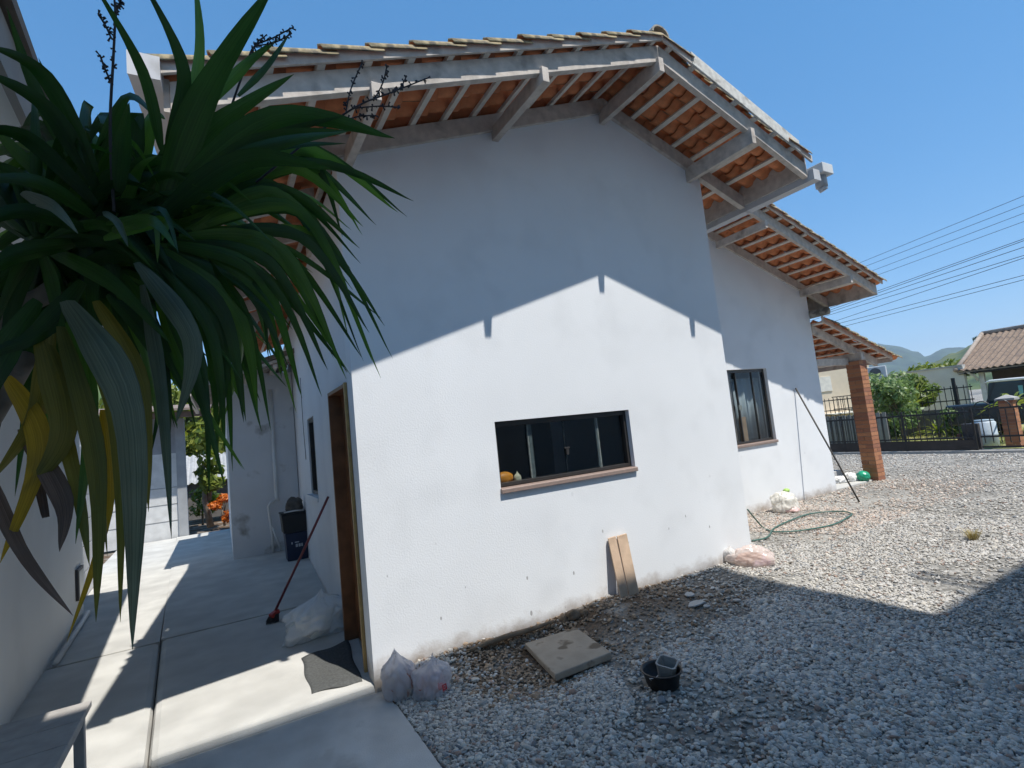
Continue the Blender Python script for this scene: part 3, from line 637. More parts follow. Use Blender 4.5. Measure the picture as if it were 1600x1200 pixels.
b = MB(); b.hexa([(-3.5,9.8,2.82),(-1.0,9.8,2.82),(-1.0,12.4,3.15),(-3.5,12.4,3.15),(-3.5,9.8,2.87),(-1.0,9.8,2.87),(-1.0,12.4,3.2),(-3.5,12.4,3.2)]); b.build('roof', M('brown_sheet_roof', (.22,.17,.14), rough=.9), shed)

CREAM = M('cream_facade', (.74,.72,.67), rough=.85, var=.05, scale=2)
CREAM.node_tree.nodes['Principled BSDF'].inputs['Roughness'].default_value = .9
rear = thing('house_behind', 'tall cream house behind the viewer whose shadow falls over the gravel', 'house')
HE = 8.6; YE = -.075-.4693*HE; XJ = 3.5+.1497*HE; YE2 = -1.93-.4693*HE
b = MB(); b.box(-.5, XJ-.5, -13, YE-.6, 0, HE); b.build('facade', CREAM, rear)
b = MB(); b.box(XJ-.498, 11, -13, YE2-.55, 0, HE); b.build('side_facade', CREAM, rear)
b = MB(); b.box(-.9, XJ, -13.5, YE, HE, HE+.16); b.box(XJ+.001, 11.5, -13.5, YE2, HE, HE+.16); b.build('roof', WOOD, rear)
for x in (4.27+.1497*HE, 4.41+.1497*HE):
    b = MB(); b.bar((x, YE2-.3, HE+.12), (x+.06, YE2+.5, HE+.12), .045, .045); b.build('roof_batten', WOOD, rear)
for x in (.3, 2.4):
    wv = bpy.data.objects.new('window', None); COL.objects.link(wv); wv.parent = rear
    b = MB(); b.box(x, x+1.2, YE-.602, YE-.57, 1.1, 2.2); b.build('frame', BRONZE, wv)
    b = MB(); b.box(x+.05, x+1.15, YE-.569, YE-.56, 1.15, 2.15); b.build('pane', GLASS, wv)

# ------------------------------------------------------------------ gravel stones
def in_gravel(x, y):
    if x < .085: return False
    if y > -.012 and x < W+.01: return False
    if y > Y2-.01 and x < W2+.01: return False
    if 8.38 < x < 10.1 and y > 1.42: return False
    if PX0-.01 < x < PX1+.01 and PY0-.01 < y: return False
    if x > 14.2: return False
    cx, cy = x-1.25, y+.5                           # the lid
    if abs(cx) < .235 and abs(cy) < .27: return False
    return True
P, R_, S_, C_ = [], [], [], []
def scatter(n, x0, x1, y0, y1, smin, smax, dens=None):
    xs = rng.uniform(x0, x1, n); ys = rng.uniform(y0, y1, n)
    for x, y in zip(xs, ys):
        if not in_gravel(x, y): continue
        d = math.hypot(x-CAM.x, y-CAM.y)
        # a step to the side still finds stones: only what lies far outside the lens is left bare
        dx, dy = x-CAM.x, y-CAM.y; a = math.atan2(dx, dy)
        if a < math.radians(2) or a > math.radians(112): continue
        pn = mnoise.noise((x*.9+7, y*.9, 0)) + .5*mnoise.noise((x*2.6, y*2.6, 5))
        if pn > .30 and random.random() < .82: continue
        earth = smooth(-1.05, -.45, y+.25*mnoise.noise((x*2, y*2, 9)))*smooth(3.4, 2.5, x)*smooth(.35, .8, x) if x < 4.3 else 0
        if random.random() < earth*.58: continue
        s = smin*.75+(smax*1.15-smin*.75)*random.random()**1.6; s *= 1+.6*(random.random() < .05)
        P.append((x, y, ground_h(x, y)+s*random.uniform(.05,.35)))
        R_.append((random.uniform(-.5,.5), random.uniform(-.5,.5), random.uniform(0,6.28)))
        S_.append((s*random.uniform(.8,1.35), s*random.uniform(.7,1.1), s*random.uniform(.42,.75)))
        t = random.random(); g = random.uniform(.7, 1.45) if x < 3.4 else random.uniform(.78, 1.22)
        if t < .58: c = (.425,.405,.375)
        elif t < .82: c = (.47,.435,.38)
        elif t < .87: c = (.30,.22,.18)
        elif t < .95: c = (.48,.46,.43)
        else: c = (.20,.21,.22)
        if 5 < x < 10 and -.3 < y < 1.8 and random.random() < .6: c = (c[0]*1.1, c[1]*.97, c[2]*.9)
        if random.random() < earth*.85: c = (.27,.20,.14)
        C_.append((c[0]*g, c[1]*g, c[2]*g, 1))
scatter(84000, .04, 3.2, -3.1, .1, .007, .0145)
scatter(85000, 3.2, 7.0, -4.2, 1.4, .006, .0125)
scatter(60000, 7.0, 14.2, -6, 6, .008, .0155)
me = bpy.data.meshes.new('gravel'); me.from_pydata(P, [], [])
for nm, ty, dat in (('rot','FLOAT_VECTOR',R_), ('scl','FLOAT_VECTOR',S_), ('col','FLOAT_COLOR',C_)):
    a = me.attributes.new(nm, ty, 'POINT'); a.data.foreach_set('color' if ty == 'FLOAT_COLOR' else 'vector', np.array(dat, dtype=np.float32).ravel())
STONE = bpy.data.materials.new('gravel_stone'); STONE.use_nodes = True; n = STONE.node_tree
at_ = n.nodes.new('ShaderNodeAttribute'); at_.attribute_type = 'INSTANCER'; at_.attribute_name = 'col'
n.nodes['Principled BSDF'].inputs['Roughness'].default_value = .8; n.nodes['Principled BSDF'].inputs['Specular IOR Level'].default_value = .3
tc = n.nodes.new('ShaderNodeTexCoord'); nz = n.nodes.new('ShaderNodeTexNoise'); nz.inputs['Scale'].default_value = 2.5; n.links.new(tc.outputs['Object'], nz.inputs['Vector'])
mr = n.nodes.new('ShaderNodeMapRange'); mr.inputs[3].default_value = .7; mr.inputs[4].default_value = 1.3; n.links.new(nz.outputs['Fac'], mr.inputs[0])
vm = n.nodes.new('ShaderNodeVectorMath'); vm.operation = 'SCALE'; n.links.new(at_.outputs['Color'], vm.inputs[0]); n.links.new(mr.outputs[0], vm.inputs['Scale'])
n.links.new(vm.outputs[0], n.nodes['Principled BSDF'].inputs['Base Color'])
def stone_mesh(seed):
    bm = bmesh.new(); bmesh.ops.create_icosphere(bm, subdivisions=2, radius=1)
    for v in bm.verts:
        d = 1+.28*mnoise.noise(v.co*1.1+Vector((seed*7.1,0,0)))+.14*mnoise.noise(v.co*2.6+Vector((0,seed*3.3,0))); v.co *= d
    m_ = bpy.data.meshes.new('stone'); bm.to_mesh(m_); bm.free(); return m_
gt = bpy.data.node_groups.new('gravel_nodes', 'GeometryNodeTree')
gt.interface.new_socket('Geometry', in_out='INPUT', socket_type='NodeSocketGeometry'); gt.interface.new_socket('Geometry', in_out='OUTPUT', socket_type='NodeSocketGeometry')
gi = gt.nodes.new('NodeGroupInput'); go = gt.nodes.new('NodeGroupOutput'); ip = gt.nodes.new('GeometryNodeInstanceOnPoints')
ic = gt.nodes.new('GeometryNodeMeshIcoSphere'); ic.inputs['Subdivisions'].default_value = 2; ic.inputs['Radius'].default_value = 1
def named(nm, ty): q_ = gt.nodes.new('GeometryNodeInputNamedAttribute'); q_.data_type = ty; q_.inputs['Name'].default_value = nm; return q_
# five stone shapes: a ball pushed in and out by noise, one seed each
gj = gt.nodes.new('GeometryNodeJoinGeometry')
for k in range(5):
    pos = gt.nodes.new('GeometryNodeInputPosition'); nzk = gt.nodes.new('ShaderNodeTexNoise'); nzk.noise_dimensions = '4D'
    nzk.inputs['W'].default_value = k*3.7; nzk.inputs['Scale'].default_value = 1.3; gt.links.new(pos.outputs[0], nzk.inputs['Vector'])
    mrk = gt.nodes.new('ShaderNodeMapRange'); mrk.inputs[1].default_value = .25; mrk.inputs[2].default_value = .75; mrk.inputs[3].default_value = .5; mrk.inputs[4].default_value = 1.4; gt.links.new(nzk.outputs[0], mrk.inputs[0])
    vk = gt.nodes.new('ShaderNodeVectorMath'); vk.operation = 'SCALE'; gt.links.new(pos.outputs[0], vk.inputs[0]); gt.links.new(mrk.outputs[0], vk.inputs['Scale'])
    spn = gt.nodes.new('GeometryNodeSetPosition'); gt.links.new(ic.outputs[0], spn.inputs[0]); gt.links.new(vk.outputs[0], spn.inputs['Position'])
    ss = gt.nodes.new('GeometryNodeSetShadeSmooth'); ss.inputs['Shade Smooth'].default_value = k % 2 == 0; gt.links.new(spn.outputs[0], ss.inputs[0])
    sm = gt.nodes.new('GeometryNodeSetMaterial'); sm.inputs['Material'].default_value = STONE; gt.links.new(ss.outputs[0], sm.inputs[0])
    g2 = gt.nodes.new('GeometryNodeGeometryToInstance'); gt.links.new(sm.outputs[0], g2.inputs[0]); gt.links.new(g2.outputs[0], gj.inputs[0])
gt.links.new(gi.outputs[0], ip.inputs['Points']); gt.links.new(gj.outputs[0], ip.inputs['Instance']); ip.inputs['Pick Instance'].default_value = True
er = gt.nodes.new('FunctionNodeEulerToRotation'); gt.links.new(named('rot','FLOAT_VECTOR').outputs[0], er.inputs[0]); gt.links.new(er.outputs[0], ip.inputs['Rotation'])
gt.links.new(named('scl','FLOAT_VECTOR').outputs[0], ip.inputs['Scale']); gt.links.new(ip.outputs[0], go.inputs[0])
gv = link('gravel', me); stuff(gv); tag(gv, 'grey and brown loose gravel stones over the yard', 'gravel')
md = gv.modifiers.new('stones', 'NODES'); md.node_group = gt
print('gravel', len(P))

# ------------------------------------------------------------------ small things round the house
def onplane(u, v, ax, val):                        # where the ray through (u, v) meets a plane
    d = fw + rt*((u-800)/FPX) - up*((v-600)/FPX); t = (val-CAM[ax])/d[ax]; return CAM+d*t
def blob(seed, rx, ry, rz, wr=.10, crease=.05, flat=.5, sub=4, knot=0, lean=(0,0)):
    """a slack bag: a ball sagging on its base, creased, drawn up to a knot"""
    bm = bmesh.new(); bmesh.ops.create_icosphere(bm, subdivisions=sub, radius=1); o = Vector((seed*9.7, seed*4.1, seed*2.3))
    for v in bm.verts:
        p = v.co.copy(); d = 1+wr*mnoise.noise(p*1.4+o)+.5*wr*mnoise.noise(p*3+o)
        r = abs(mnoise.noise(Vector((p.x*3, p.y*3, p.z*1.3))+o)); d -= crease*(1-min(r*5, 1)); d += crease*.6*mnoise.noise(p*7+o)
        p *= d
        if p.z < -flat: p.z = -flat+(p.z+flat)*.08
        else: p.z = p.z
        if p.z < 0: p.x *= 1+.12*(-p.z); p.y *= 1+.12*(-p.z)
        if knot and p.z > .55:
            k = (p.z-.55)/.5; s = max(.18, 1-1.15*k); p.x *= s; p.y *= s; p.z += knot*k
        v.co = (p.x*rx+lean[0]*(p.z+flat), p.y*ry+lean[1]*(p.z+flat), (p.z+flat)*rz)
    me = bpy.data.meshes.new('bag'); bm.to_mesh(me); bm.free(); me.polygons.foreach_set('use_smooth', [True]*len(me.polygons)); return me
def blobpart(name, me, mat, parent=None, loc=(0,0,0), rz=0):
    me.materials.append(mat); o = link(name, me, parent); o.location = loc; o.rotation_euler = (0,0,rz); return o

# concrete inspection lid
LID = M('dirty_concrete_lid', (.36,.30,.235), rough=.9, var=.15, scale=6, bump=.3, bscale=60, col2=(.15,.115,.08), c2=(.56,.64), s2=6)
b = MB(); b.hexa([(.965,-.785,-.03),(1.435,-.79,-.03),(1.535,-.24,-.03),(1.075,-.215,-.03),(.965,-.785,.016),(1.435,-.79,.02),(1.535,-.24,.012),(1.075,-.215,.012)])
tag(b.build('inspection_lid', LID, None, bevel=.008), 'square mud stained concrete inspection lid sunk in the gravel by the wall', 'lid')
# loose clods and a root along its far side
CLOD = M('brown_earth_clod', (.20,.14,.09), rough=.95, var=.3, scale=12, bump=.5, bscale=40)
for k, (x, y, r) in enumerate(((1.60,-.13,.05),(1.52,-.10,.035),(1.68,-.16,.03),(.86,-.10,.03),(1.05,-.07,.03))):
    o = blobpart('earth_clod', blob(30+k, r*1.4, r, r, .3, .05, .4, 3), CLOD, None, (x, y, ground_h(x, y)-.005), k)
    tag(o, ['largest brown earth clod heaped by the lid under the window', 'brown earth clod against the wall beside the largest clod', 'small earth clod right of the largest clod', 'small earth clod at the wall foot left of the lid', 'earth clod at the wall foot behind the lid'][k], 'clod', 'earth clods by the lid')
b = MB(); b.tube([(.62,-.10,.03),(.80,-.115,.055),(.98,-.12,.06),(1.2,-.115,.05),(1.42,-.10,.05)], [.012,.02,.022,.02,.012], 8)
tag(b.build('root', CLOD, None, True), 'thin muddy root lying along the wall behind the lid', 'root')
# two leaning boards
BW = M('sawn_tan_board', (.50,.36,.25), rough=.7, var=.18, scale=9, bump=.1, bscale=50, col2=(.38,.26,.18), c2=(.55,.7), s2=5)
for k, (x0, x1, zt_, yb, lab) in enumerate(((2.095,2.185,.56,-.13,'tan wooden board leaning on the gable wall, left of the pair'), (2.20,2.315,.56,-.12,'tan wooden board leaning on the gable wall, right of the pair'))):
    b = MB(); z0 = .05
    b.hexa([(x0,yb-.022,z0),(x1,yb-.022,z0),(x1+.01,yb,z0),(x0+.01,yb,z0),(x0+.03,-.034,zt_),(x1+.03,-.034,zt_+.004),(x1+.04,-.012,zt_+.004),(x0+.04,-.012,zt_)])
    tag(b.build('board', BW, None, bevel=.002), lab, 'board', 'boards leaning on the gable wall')
# bucket with a square tub in it
BK = M('black_plastic', (.012,.012,.013), rough=.5, var=.2, scale=8); GP = M('grey_dusty_plastic', (.34,.33,.31), rough=.6, var=.15, scale=14)
bu = thing('bucket', 'black plastic bucket standing on the shaded gravel with a grey tub inside', 'bucket', (1.40,-1.30,ground_h(1.4,-1.3)-.005))
bu.scale = (1.12,1.12,.66)
b = MB(); b.lathe([(.075,.0),(.082,.02),(.098,.13),(.105,.15),(.11,.152),(.11,.16),(.102,.16),(.094,.14),(.078,.012),(.02,.01)], n=32); b.build('shell', BK, bu, True)
b = MB(); b.tube([(-.11+.0*k, 0, .15) for k in (0,)]+[(.112*math.cos(a), .02+.03*math.sin(a)*0, .148-.055*math.sin(a)) for a in np.linspace(math.pi*.98, math.pi*.02, 12)]+[(.11,0,.15)], .003, 6); h = b.build('handle', METAL, bu, True); h.rotation_euler = (0,0,.4); h.location = (0,-.0,0)
tb = thing('tub', 'small grey square tub resting inside the black bucket', 'tub', (1.44,-1.30,.028)); tb.scale = (1.15,1.15,.85); tb.rotation_euler = (.15,-.1,.5)
b = MB(); pr_ = lambda r, z: [(sx*r+dx, sy*r+dy, z) for sx, sy, dx, dy in ((-1,-1,.012,0),(1,-1,-.012,0),(1,-1,0,.012),(1,1,0,-.012),(1,1,-.012,0),(-1,1,.012,0),(-1,1,0,-.012),(-1,-1,0,.012))]
rings = [pr_(.038,0), pr_(.048,.11), pr_(.052,.112), pr_(.052,.118), pr_(.045,.118), pr_(.036,.01)]
vs_ = [p for r in rings for p in r]; fs_ = [(i*8+k, i*8+(k+1) % 8, (i+1)*8+(k+1) % 8, (i+1)*8+k) for i in range(5) for k in range(8)]+[tuple(range(7,-1,-1)), tuple(40+k for k in range(8))]
b.add(vs_, fs_); b.build('body', GP, tb)
# flat pale stone flakes
FLK = M('pale_stone_flake', (.40,.40,.39), rough=.8, var=.12, scale=10)
for k, (u, v, r, lab) in enumerate(((1088,945,.07,'largest pale flat stone flake on the shaded gravel'), (1078,932,.05,'pale flat flake just behind the largest flake'), (1152,938,.035,'small pale flake to the right of the largest flake'), (1104,948,.03,'small pale flake touching the right end of the largest flake'))):
    p = onplane(u, v, 2, .02); rr = random.Random(k+5); pts = [(r*rr.uniform(.75,1.15)*math.cos(a)*1.2, r*rr.uniform(.6,1)*math.sin(a)) for a in np.linspace(0, 2*math.pi, 9)[:-1]]
    b = MB(); b.prismz(pts, 0, .012); o = b.build('stone_flake', FLK, None, bevel=.003); o.location = (p.x, p.y, ground_h(p.x, p.y)+.012); o.rotation_euler = (rr.uniform(-.1,.1), rr.uniform(-.1,.1), k)
    tag(o, lab, 'stone', 'pale stone flakes')
# shopping bags by the slab corner
BAGW = plasticbag('white_carrier_film', (.74,.72,.74), .72); CONT = M('mixed_pinkish_contents', (.45,.25,.20), rough=.7, var=.5, scale=16, col2=(.75,.70,.62), c2=(.5,.6), s2=12)
g1 = thing('carrier_bag', 'taller knotted white carrier bag leaning at the corner of the slab', 'bag', (.15,-.165,-.068))
blobpart('film', blob(1, .115, .10, .16, .22, .10, .62, 5, .30, (-.02,.02)), BAGW, g1); blobpart('contents', blob(2, .09, .08, .115, .22, .0, .6, 4), CONT, g1)
RED = M('red_print', (.55,.03,.04), rough=.5)
g2 = thing('carrier_bag', 'shorter white carrier bag with a small red print and looped handles', 'bag', (.30,-.30,-.066))
blobpart('film', blob(3, .135, .10, .135, .24, .10, .6, 5, .12, (.02,.01)), BAGW, g2); blobpart('contents', blob(4, .10, .08, .085, .2, .0, .6, 4), M('pink_contents', (.55,.26,.25), rough=.7, var=.4, scale=14), g2)
b = MB()
for s in (0, 1): b.tube([(-.06+.02*s, .05, .13), (-.075+.03*s, .05, .185), (-.04+.03*s, .04, .20), (.0+.02*s, .03, .17), (.02, .02, .13)], [.008,.006,.005,.006,.008], 6)
b.build('handle', BAGW, g2, True)
b = MB()                                            # the little red mark: a blocky ring with a tick through it
for (x0, x1, z0, z1) in ((.0,.034,.0,.007),(.0,.034,.027,.034),(.0,.007,.007,.027),(.027,.034,.007,.027),(.012,.022,.012,.022)): b.box(x0, x1, -.003, 0, z0, z1)
o = b.build('red_mark', RED, g2); o.location = (.035,-.118,.05); o.rotation_euler = (-.2,0,.35)
b = MB(); b.tube([(.40,-.22,.03),(.48,-.26,.02)], .014, 12); tag(b.build('pipe_offcut', WP, None), 'short white pipe offcut sticking out beside the carrier bags', 'pipe')
# big clear bag by the door, rug, broom
CLR = plasticbag('clear_film', (.95,.95,.94), .72, .2)
g3 = thing('rubbish_bag', 'large clear plastic bag of pale rubbish on the slab beside the door', 'bag', (-.17,1.40,-.02))
blobpart('film', blob(6, .30, .235, .20, .28, .15, .62, 5, .1, (.05,.0)), CLR, g3, (0,0,0), .5); blobpart('contents', blob(7, .20, .16, .135, .25, .0, .6, 4), M('cream_rubbish', (.90,.88,.80), rough=.8, var=.15, scale=8, bump=.3, bscale=14), g3, (-.03,-.02,0), .5)
blobpart('contents', blob(8, .12, .12, .14, .25, .0, .5, 4), M('grey_rubbish', (.5,.5,.48), rough=.8, var=.2, scale=8), g3, (.14,.08,0))
RUG = M('charcoal_rug', (.085,.088,.086), rough=.98, var=.25, scale=60, bump=.5, bscale=200)
b = MB(); n = 12; vs_ = []
A, B_, C_2, D = Vector((-.36,.86,0)), Vector((-.385,.17,0)), Vector((-.06,.10,0)), Vector((.02,.97,0))
for i in range(n+1):
    for j in range(n+1):
        s, t = i/n, j/n; p = (A*(1-s)+D*s)*(1-t)+(B_*(1-s)+C_2*s)*t; vs_.append((p.x+.008*math.sin(t*9), p.y+.01*math.sin(s*8), -.012+.005*math.sin(s*7+t*5)))
b.add(vs_, [(i*(n+1)+j, i*(n+1)+j+1, (i+1)*(n+1)+j+1, (i+1)*(n+1)+j) for i in range(n) for j in range(n)]); o = b.build('door_rug', RUG, None, True)
sd = o.modifiers.new('s', 'SOLIDIFY'); sd.thickness = .007; tag(o, 'dark grey rug on the slab in front of the side door', 'rug')
br = thing('broom', 'broom with a dark red handle leaning on the side wall above the clear bag', 'broom', (-.47,2.06,-.02))
top = Vector((.088,1.83,1.13)); d0 = Vector((-.44,2.08,.08)); off = Vector((-.47,2.06,-.02))
b = MB(); b.tube([d0-off, (d0+top)/2-off+Vector((0,0,-.006)), top-off], .0125, 10); b.build('handle', M('dark_red_handle', (.17,.03,.035), rough=.35, var=.1), br, True)
b = MB(); b.bar((.055,.04,.085), (-.02,-.02,.062), .05, .045); b.build('socket', M('red_plastic', (.45,.04,.03), rough=.4), br, bevel=.008)
b = MB(); dr = Vector((-.09,-.05,0)); 
rr = random.Random(3)
for k in range(170):
    p0 = Vector((rr.uniform(-.02,.06), rr.uniform(-.02,.05), .07)); p1 = Vector((p0.x*1.4-.035+rr.uniform(-.012,.012), p0.y*1.5-.03+rr.uniform(-.012,.012), .003)); b.tube([p0, p1], [.003,.002], 4, False)
b.build('bristles', M('dark_bristle', (.03,.025,.025), rough=.7), br)
# stacked bins at the end of the side wall
bn = thing('storage_box', 'dark blue plastic box with a pale print standing at the wing wall', 'box', (.12,5.12,-.02))
b = MB(); b.hexa([(-.15,-.13,0),(.15,-.13,0),(.15,.13,0),(-.15,.13,0),(-.17,-.15,.42),(.17,-.15,.42),(.17,.15,.42),(-.17,.15,.42)]); b.build('body', M('navy_plastic', (.012,.02,.055), rough=.45, var=.1), bn, bevel=.01)
b = MB()
for x0, x1, z0, z1 in ((-.09,-.07,.25,.28),(-.04,.02,.265,.28),(-.03,.0,.20,.245),(.012,.04,.20,.245),(.05,.07,.20,.245)): b.box(x0, x1, -.150, -.1445, z0, z1)
b.build('pale_print', M('pale_print_paint', (.5,.52,.55), rough=.5), bn)
bn2 = thing('crate', 'black crate stacked on the blue box with a crumpled sack on top', 'crate', (.10,5.11,.405))
b = MB(); b.hexa([(-.17,-.15,0),(.17,-.15,0),(.17,.15,0),(-.17,.15,0),(-.19,-.16,.28),(.19,-.16,.28),(.19,.16,.28),(-.19,.16,.28)]); b.build('body', BK, bn2, bevel=.012)
b = MB(); b.box(-.20,.20,-.17,.17,.281,.305); b.build('rim', BK, bn2, bevel=.008)
blobpart('crumpled_sack', blob(11, .13, .11, .14, .25, .12, .6, 4), M('brown_sack', (.10,.085,.07), rough=.8, var=.4, scale=12), bn2, (.02,0,.30))
b = MB(); b.tube([(-.15,-.14,.315),(0,-.16,.325),(.14,-.13,.31)], .012, 6); b.build('rope', WP, bn2, True)
# orange squash and bits on the inner window sill
sq = blobpart('squash', blob(12, .085, .05, .055, .06, .0, .8, 4), M('orange_squash', (.75,.28,.02), rough=.45, var=.2, scale=14, col2=(.55,.18,.02), c2=(.55,.65), s2=20), None, (1.25,.175,1.165)); tag(sq, 'orange squash lying inside the left end of the kitchen window', 'squash')
o = blobpart('garlic_bulb', blob(13, .035, .035, .05, .1, .1, .5, 3, .3), M('cream_bulb', (.65,.6,.42), rough=.6, var=.2, scale=18), None, (1.375,.165,1.165)); tag(o, 'pale bulb beside the squash inside the kitchen window', 'bulb')
b = MB(); b.box(1.0,2.7,.155,.33,1.14,1.164); sh = b.build('window_ledge', SILL, house)
# sacks, hose and rod in the sun
g4 = thing('sack', 'pink and clear plastic sack lying at the foot of the gable wall corner', 'sack', (3.80,-.20,.0), -.8)
blobpart('film', blob(14, .22, .105, .12, .22, .07, .6, 5, 0), plasticbag('pinkish_film', (.85,.74,.68), .62, .18), g4); blobpart('contents', blob(15, .17, .08, .08, .15, .0, .6, 4), M('pink_tan_filling', (.62,.38,.28), rough=.8, var=.3, scale=12, col2=(.62,.40,.55), c2=(.55,.65), s2=8), g4)
blobpart('neck', blob(16, .07, .06, .10, .2, .15, .5, 4, .1), plasticbag('white_film_neck', (.8,.78,.75), .7), g4, (-.19,.02,.04))
g5 = thing('white_sack', 'white plastic sack with reddish bottom in front of the set back wall', 'sack', (6.42,1.10,.0), -.35)
blobpart('film', blob(17, .20, .15, .19, .22, .08, .62, 5, 0), plasticbag('cream_white_film', (.86,.84,.77), .9, .2), g5)
blobpart('red_stripe', blob(18, .17, .13, .055, .14, .08, .6, 4, 0), M('reddish_film', (.70,.48,.44), rough=.4, var=.2), g5, (.01,-.03,.002))
blobpart('leaf_scrap', blob(19, .05, .04, .03, .3, .15, .5, 3), M('lime_scrap', (.35,.55,.12), rough=.5), g5, (.06,.0,.285))
HOSE = M('green_hose', (.045,.12,.095), rough=.4, var=.12, scale=10)
hp = [onplane(1168,796,1,.30)]+[onplane(u, v, 2, .03) for u, v in ((1190,822),(1203,829),(1215,831),(1250,829),(1300,820),(1325,808),(1330,802),(1310,799),(1270,802),(1240,811),(1210,825),(1203,835),(1195,841),(1175,845))]
hp[0] = onplane(1168,796,1,.62)
def spline(pts, n=8):
    out = []
    for i in range(len(pts)-1):
        p0, p1, p2, p3 = pts[max(i-1,0)], pts[i], pts[i+1], pts[min(i+2,len(pts)-1)]
        for k in range(n):
            t = k/n; out.append(.5*((2*p1)+(p2-p0)*t+(2*p0-5*p1+4*p2-p3)*t*t+(3*p1-p0-3*p2+p3)*t**3))
    return out+[pts[-1]]
b = MB(); b.tube(spline(hp), .009, 8); tag(b.build('garden_hose', HOSE, None, True), 'green garden hose looped on the sunny gravel by the wall corner', 'hose')
b = MB(); b.tube([(7.60,1.385,1.83),(7.54,.99,.92),(7.48,.60,.0)], .013, 8); tag(b.build('leaning_rod', M('dark_rod', (.045,.04,.035), rough=.6), None, True), 'thin dark rod leaning against the set back wall', 'rod')
# things at the foot of the porch pillar
o = blobpart('green_ball', blob(21, .11, .11, .10, .06, .08, .8, 4), M('glossy_green_plastic', (.02,.32,.18), rough=.35, var=.3, scale=10), None, (9.47,1.50,.03)); tag(o, 'bright green plastic bundle at the foot of the brick pillar', 'bundle')
o = blobpart('white_rag', blob(22, .17, .12, .07, .3, .12, .6, 4), M('white_rag_cloth', (.75,.74,.72), rough=.9), None, (9.15,1.75,.03)); tag(o, 'crumpled white rag on the porch floor near the pillar', 'rag')
o = blobpart('white_rag', blob(23, .10, .10, .11, .3, .12, .6, 4), M('white_paper', (.78,.77,.74), rough=.9), None, (9.33,1.66,.03)); tag(o, 'small heap of white paper between the rag and the green bundle', 'paper')
b = MB(); b.box(9.22,9.62,1.95,2.25,.03,.20); tag(b.build('grey_carton', M('grey_carton_board', (.42,.42,.42), rough=.8), None, bevel=.01), 'grey carton behind the brick pillar on the porch', 'carton')
# dry grass tuft
b = MB(); rr = random.Random(9)
for k in range(160):
    a = rr.uniform(0, 6.28); r = rr.uniform(.0,.05); l = rr.uniform(.06,.14); q = Vector((math.cos(a)*r, math.sin(a)*r, 0)); e = q+Vector((math.cos(a)*l*.6, math.sin(a)*l*.6, l*.8))
    s = Vector((-math.sin(a), math.cos(a), 0))*.0025; m_ = (q+e)/2+Vector((0,0,l*.12))
    b.add([q-s, q+s, m_+s, m_-s, e], [(0,1,2,3),(3,2,4)])
o = b.build('grass_tuft', leafmat('straw_grass', (.30,.24,.10), (.52,.43,.22), .2, .7)); o.location = (5.87,-1.29,.0); tag(o, 'small dry straw coloured grass tuft alone on the sunny gravel', 'grass tuft')
# weathered table in the near left corner
TOPW = M('grey_weathered_plank', (.36,.34,.32), rough=.85, var=.15, scale=10, bump=.15, bscale=60)
tbv = thing('low_table', 'low weathered plank table in the near left corner of the passage', 'table', (-1.805,-.47,-.081))
for k in range(3):
    y0 = .365-.245*k; b = MB(); b.box(-.45, .315, y0-.24, y0, .468, .50); b.build('plank', TOPW, tbv, bevel=.004)
for sx, sy in ((.27,.32),(.27,-.30),(-.40,.32),(-.40,-.30)):
    b = MB(); b.box(sx-.022, sx+.022, sy-.022, sy+.022, 0, .466); b.build('leg', TOPW, tbv, bevel=.003)
b = MB(); b.box(.25,.29,-.27,.29,.41,.463); b.build('apron', TOPW, tbv)
# loose power cable down the side wall
b = MB(); b.tube([(SIDE(4.3)-.008,4.3,2.7),(SIDE(4.28)-.012,4.28,2.0),(SIDE(4.2)-.01,4.2,1.5)], .004, 5); tag(b.build('wall_cable', IRON, None), 'thin black cable hanging down the shaded side wall', 'cable')
print('small things ok')

# ------------------------------------------------------------------ the big strap-leaved plant in front
GRN = leafmat('strap_leaf_green', (.012,.038,.007), (.036,.092,.014), .34, .36)
GRN2 = leafmat('strap_leaf_bright', (.035,.095,.013), (.095,.19,.03), .42, .36)  # brighter copy of the green, backlight on the right fan put into the colour
OLV = leafmat('strap_leaf_olive', (.10,.11,.02), (.20,.17,.035), .35, .45)
YEL = leafmat('strap_leaf_yellow', (.28,.20,.02), (.42,.27,.03), .35, .5)
BRN = leafmat('strap_leaf_brown', (.055,.035,.028), (.16,.11,.085), .1, .7)
GRY = leafmat('strap_leaf_grey', (.06,.085,.05), (.15,.17,.11), .2, .4)  # grey-green blades; on some, a bluish sky sheen is put into the colour
for m_ in (GRN, GRN2, OLV, YEL, BRN, GRY): stripe(m_)
STEM = M('cane_bark', (.16,.13,.10), rough=.9, var=.25, scale=16, bump=.3, bscale=50)
FLW = M('dark_flower_stem', (.035,.03,.03), rough=.7, var=.2)
plant = thing('corn_plant', 'large dark strap leaved corn plant hanging into the left foreground', 'plant', (-1.78,-1.95,-.085))
PO = Vector(plant.location)
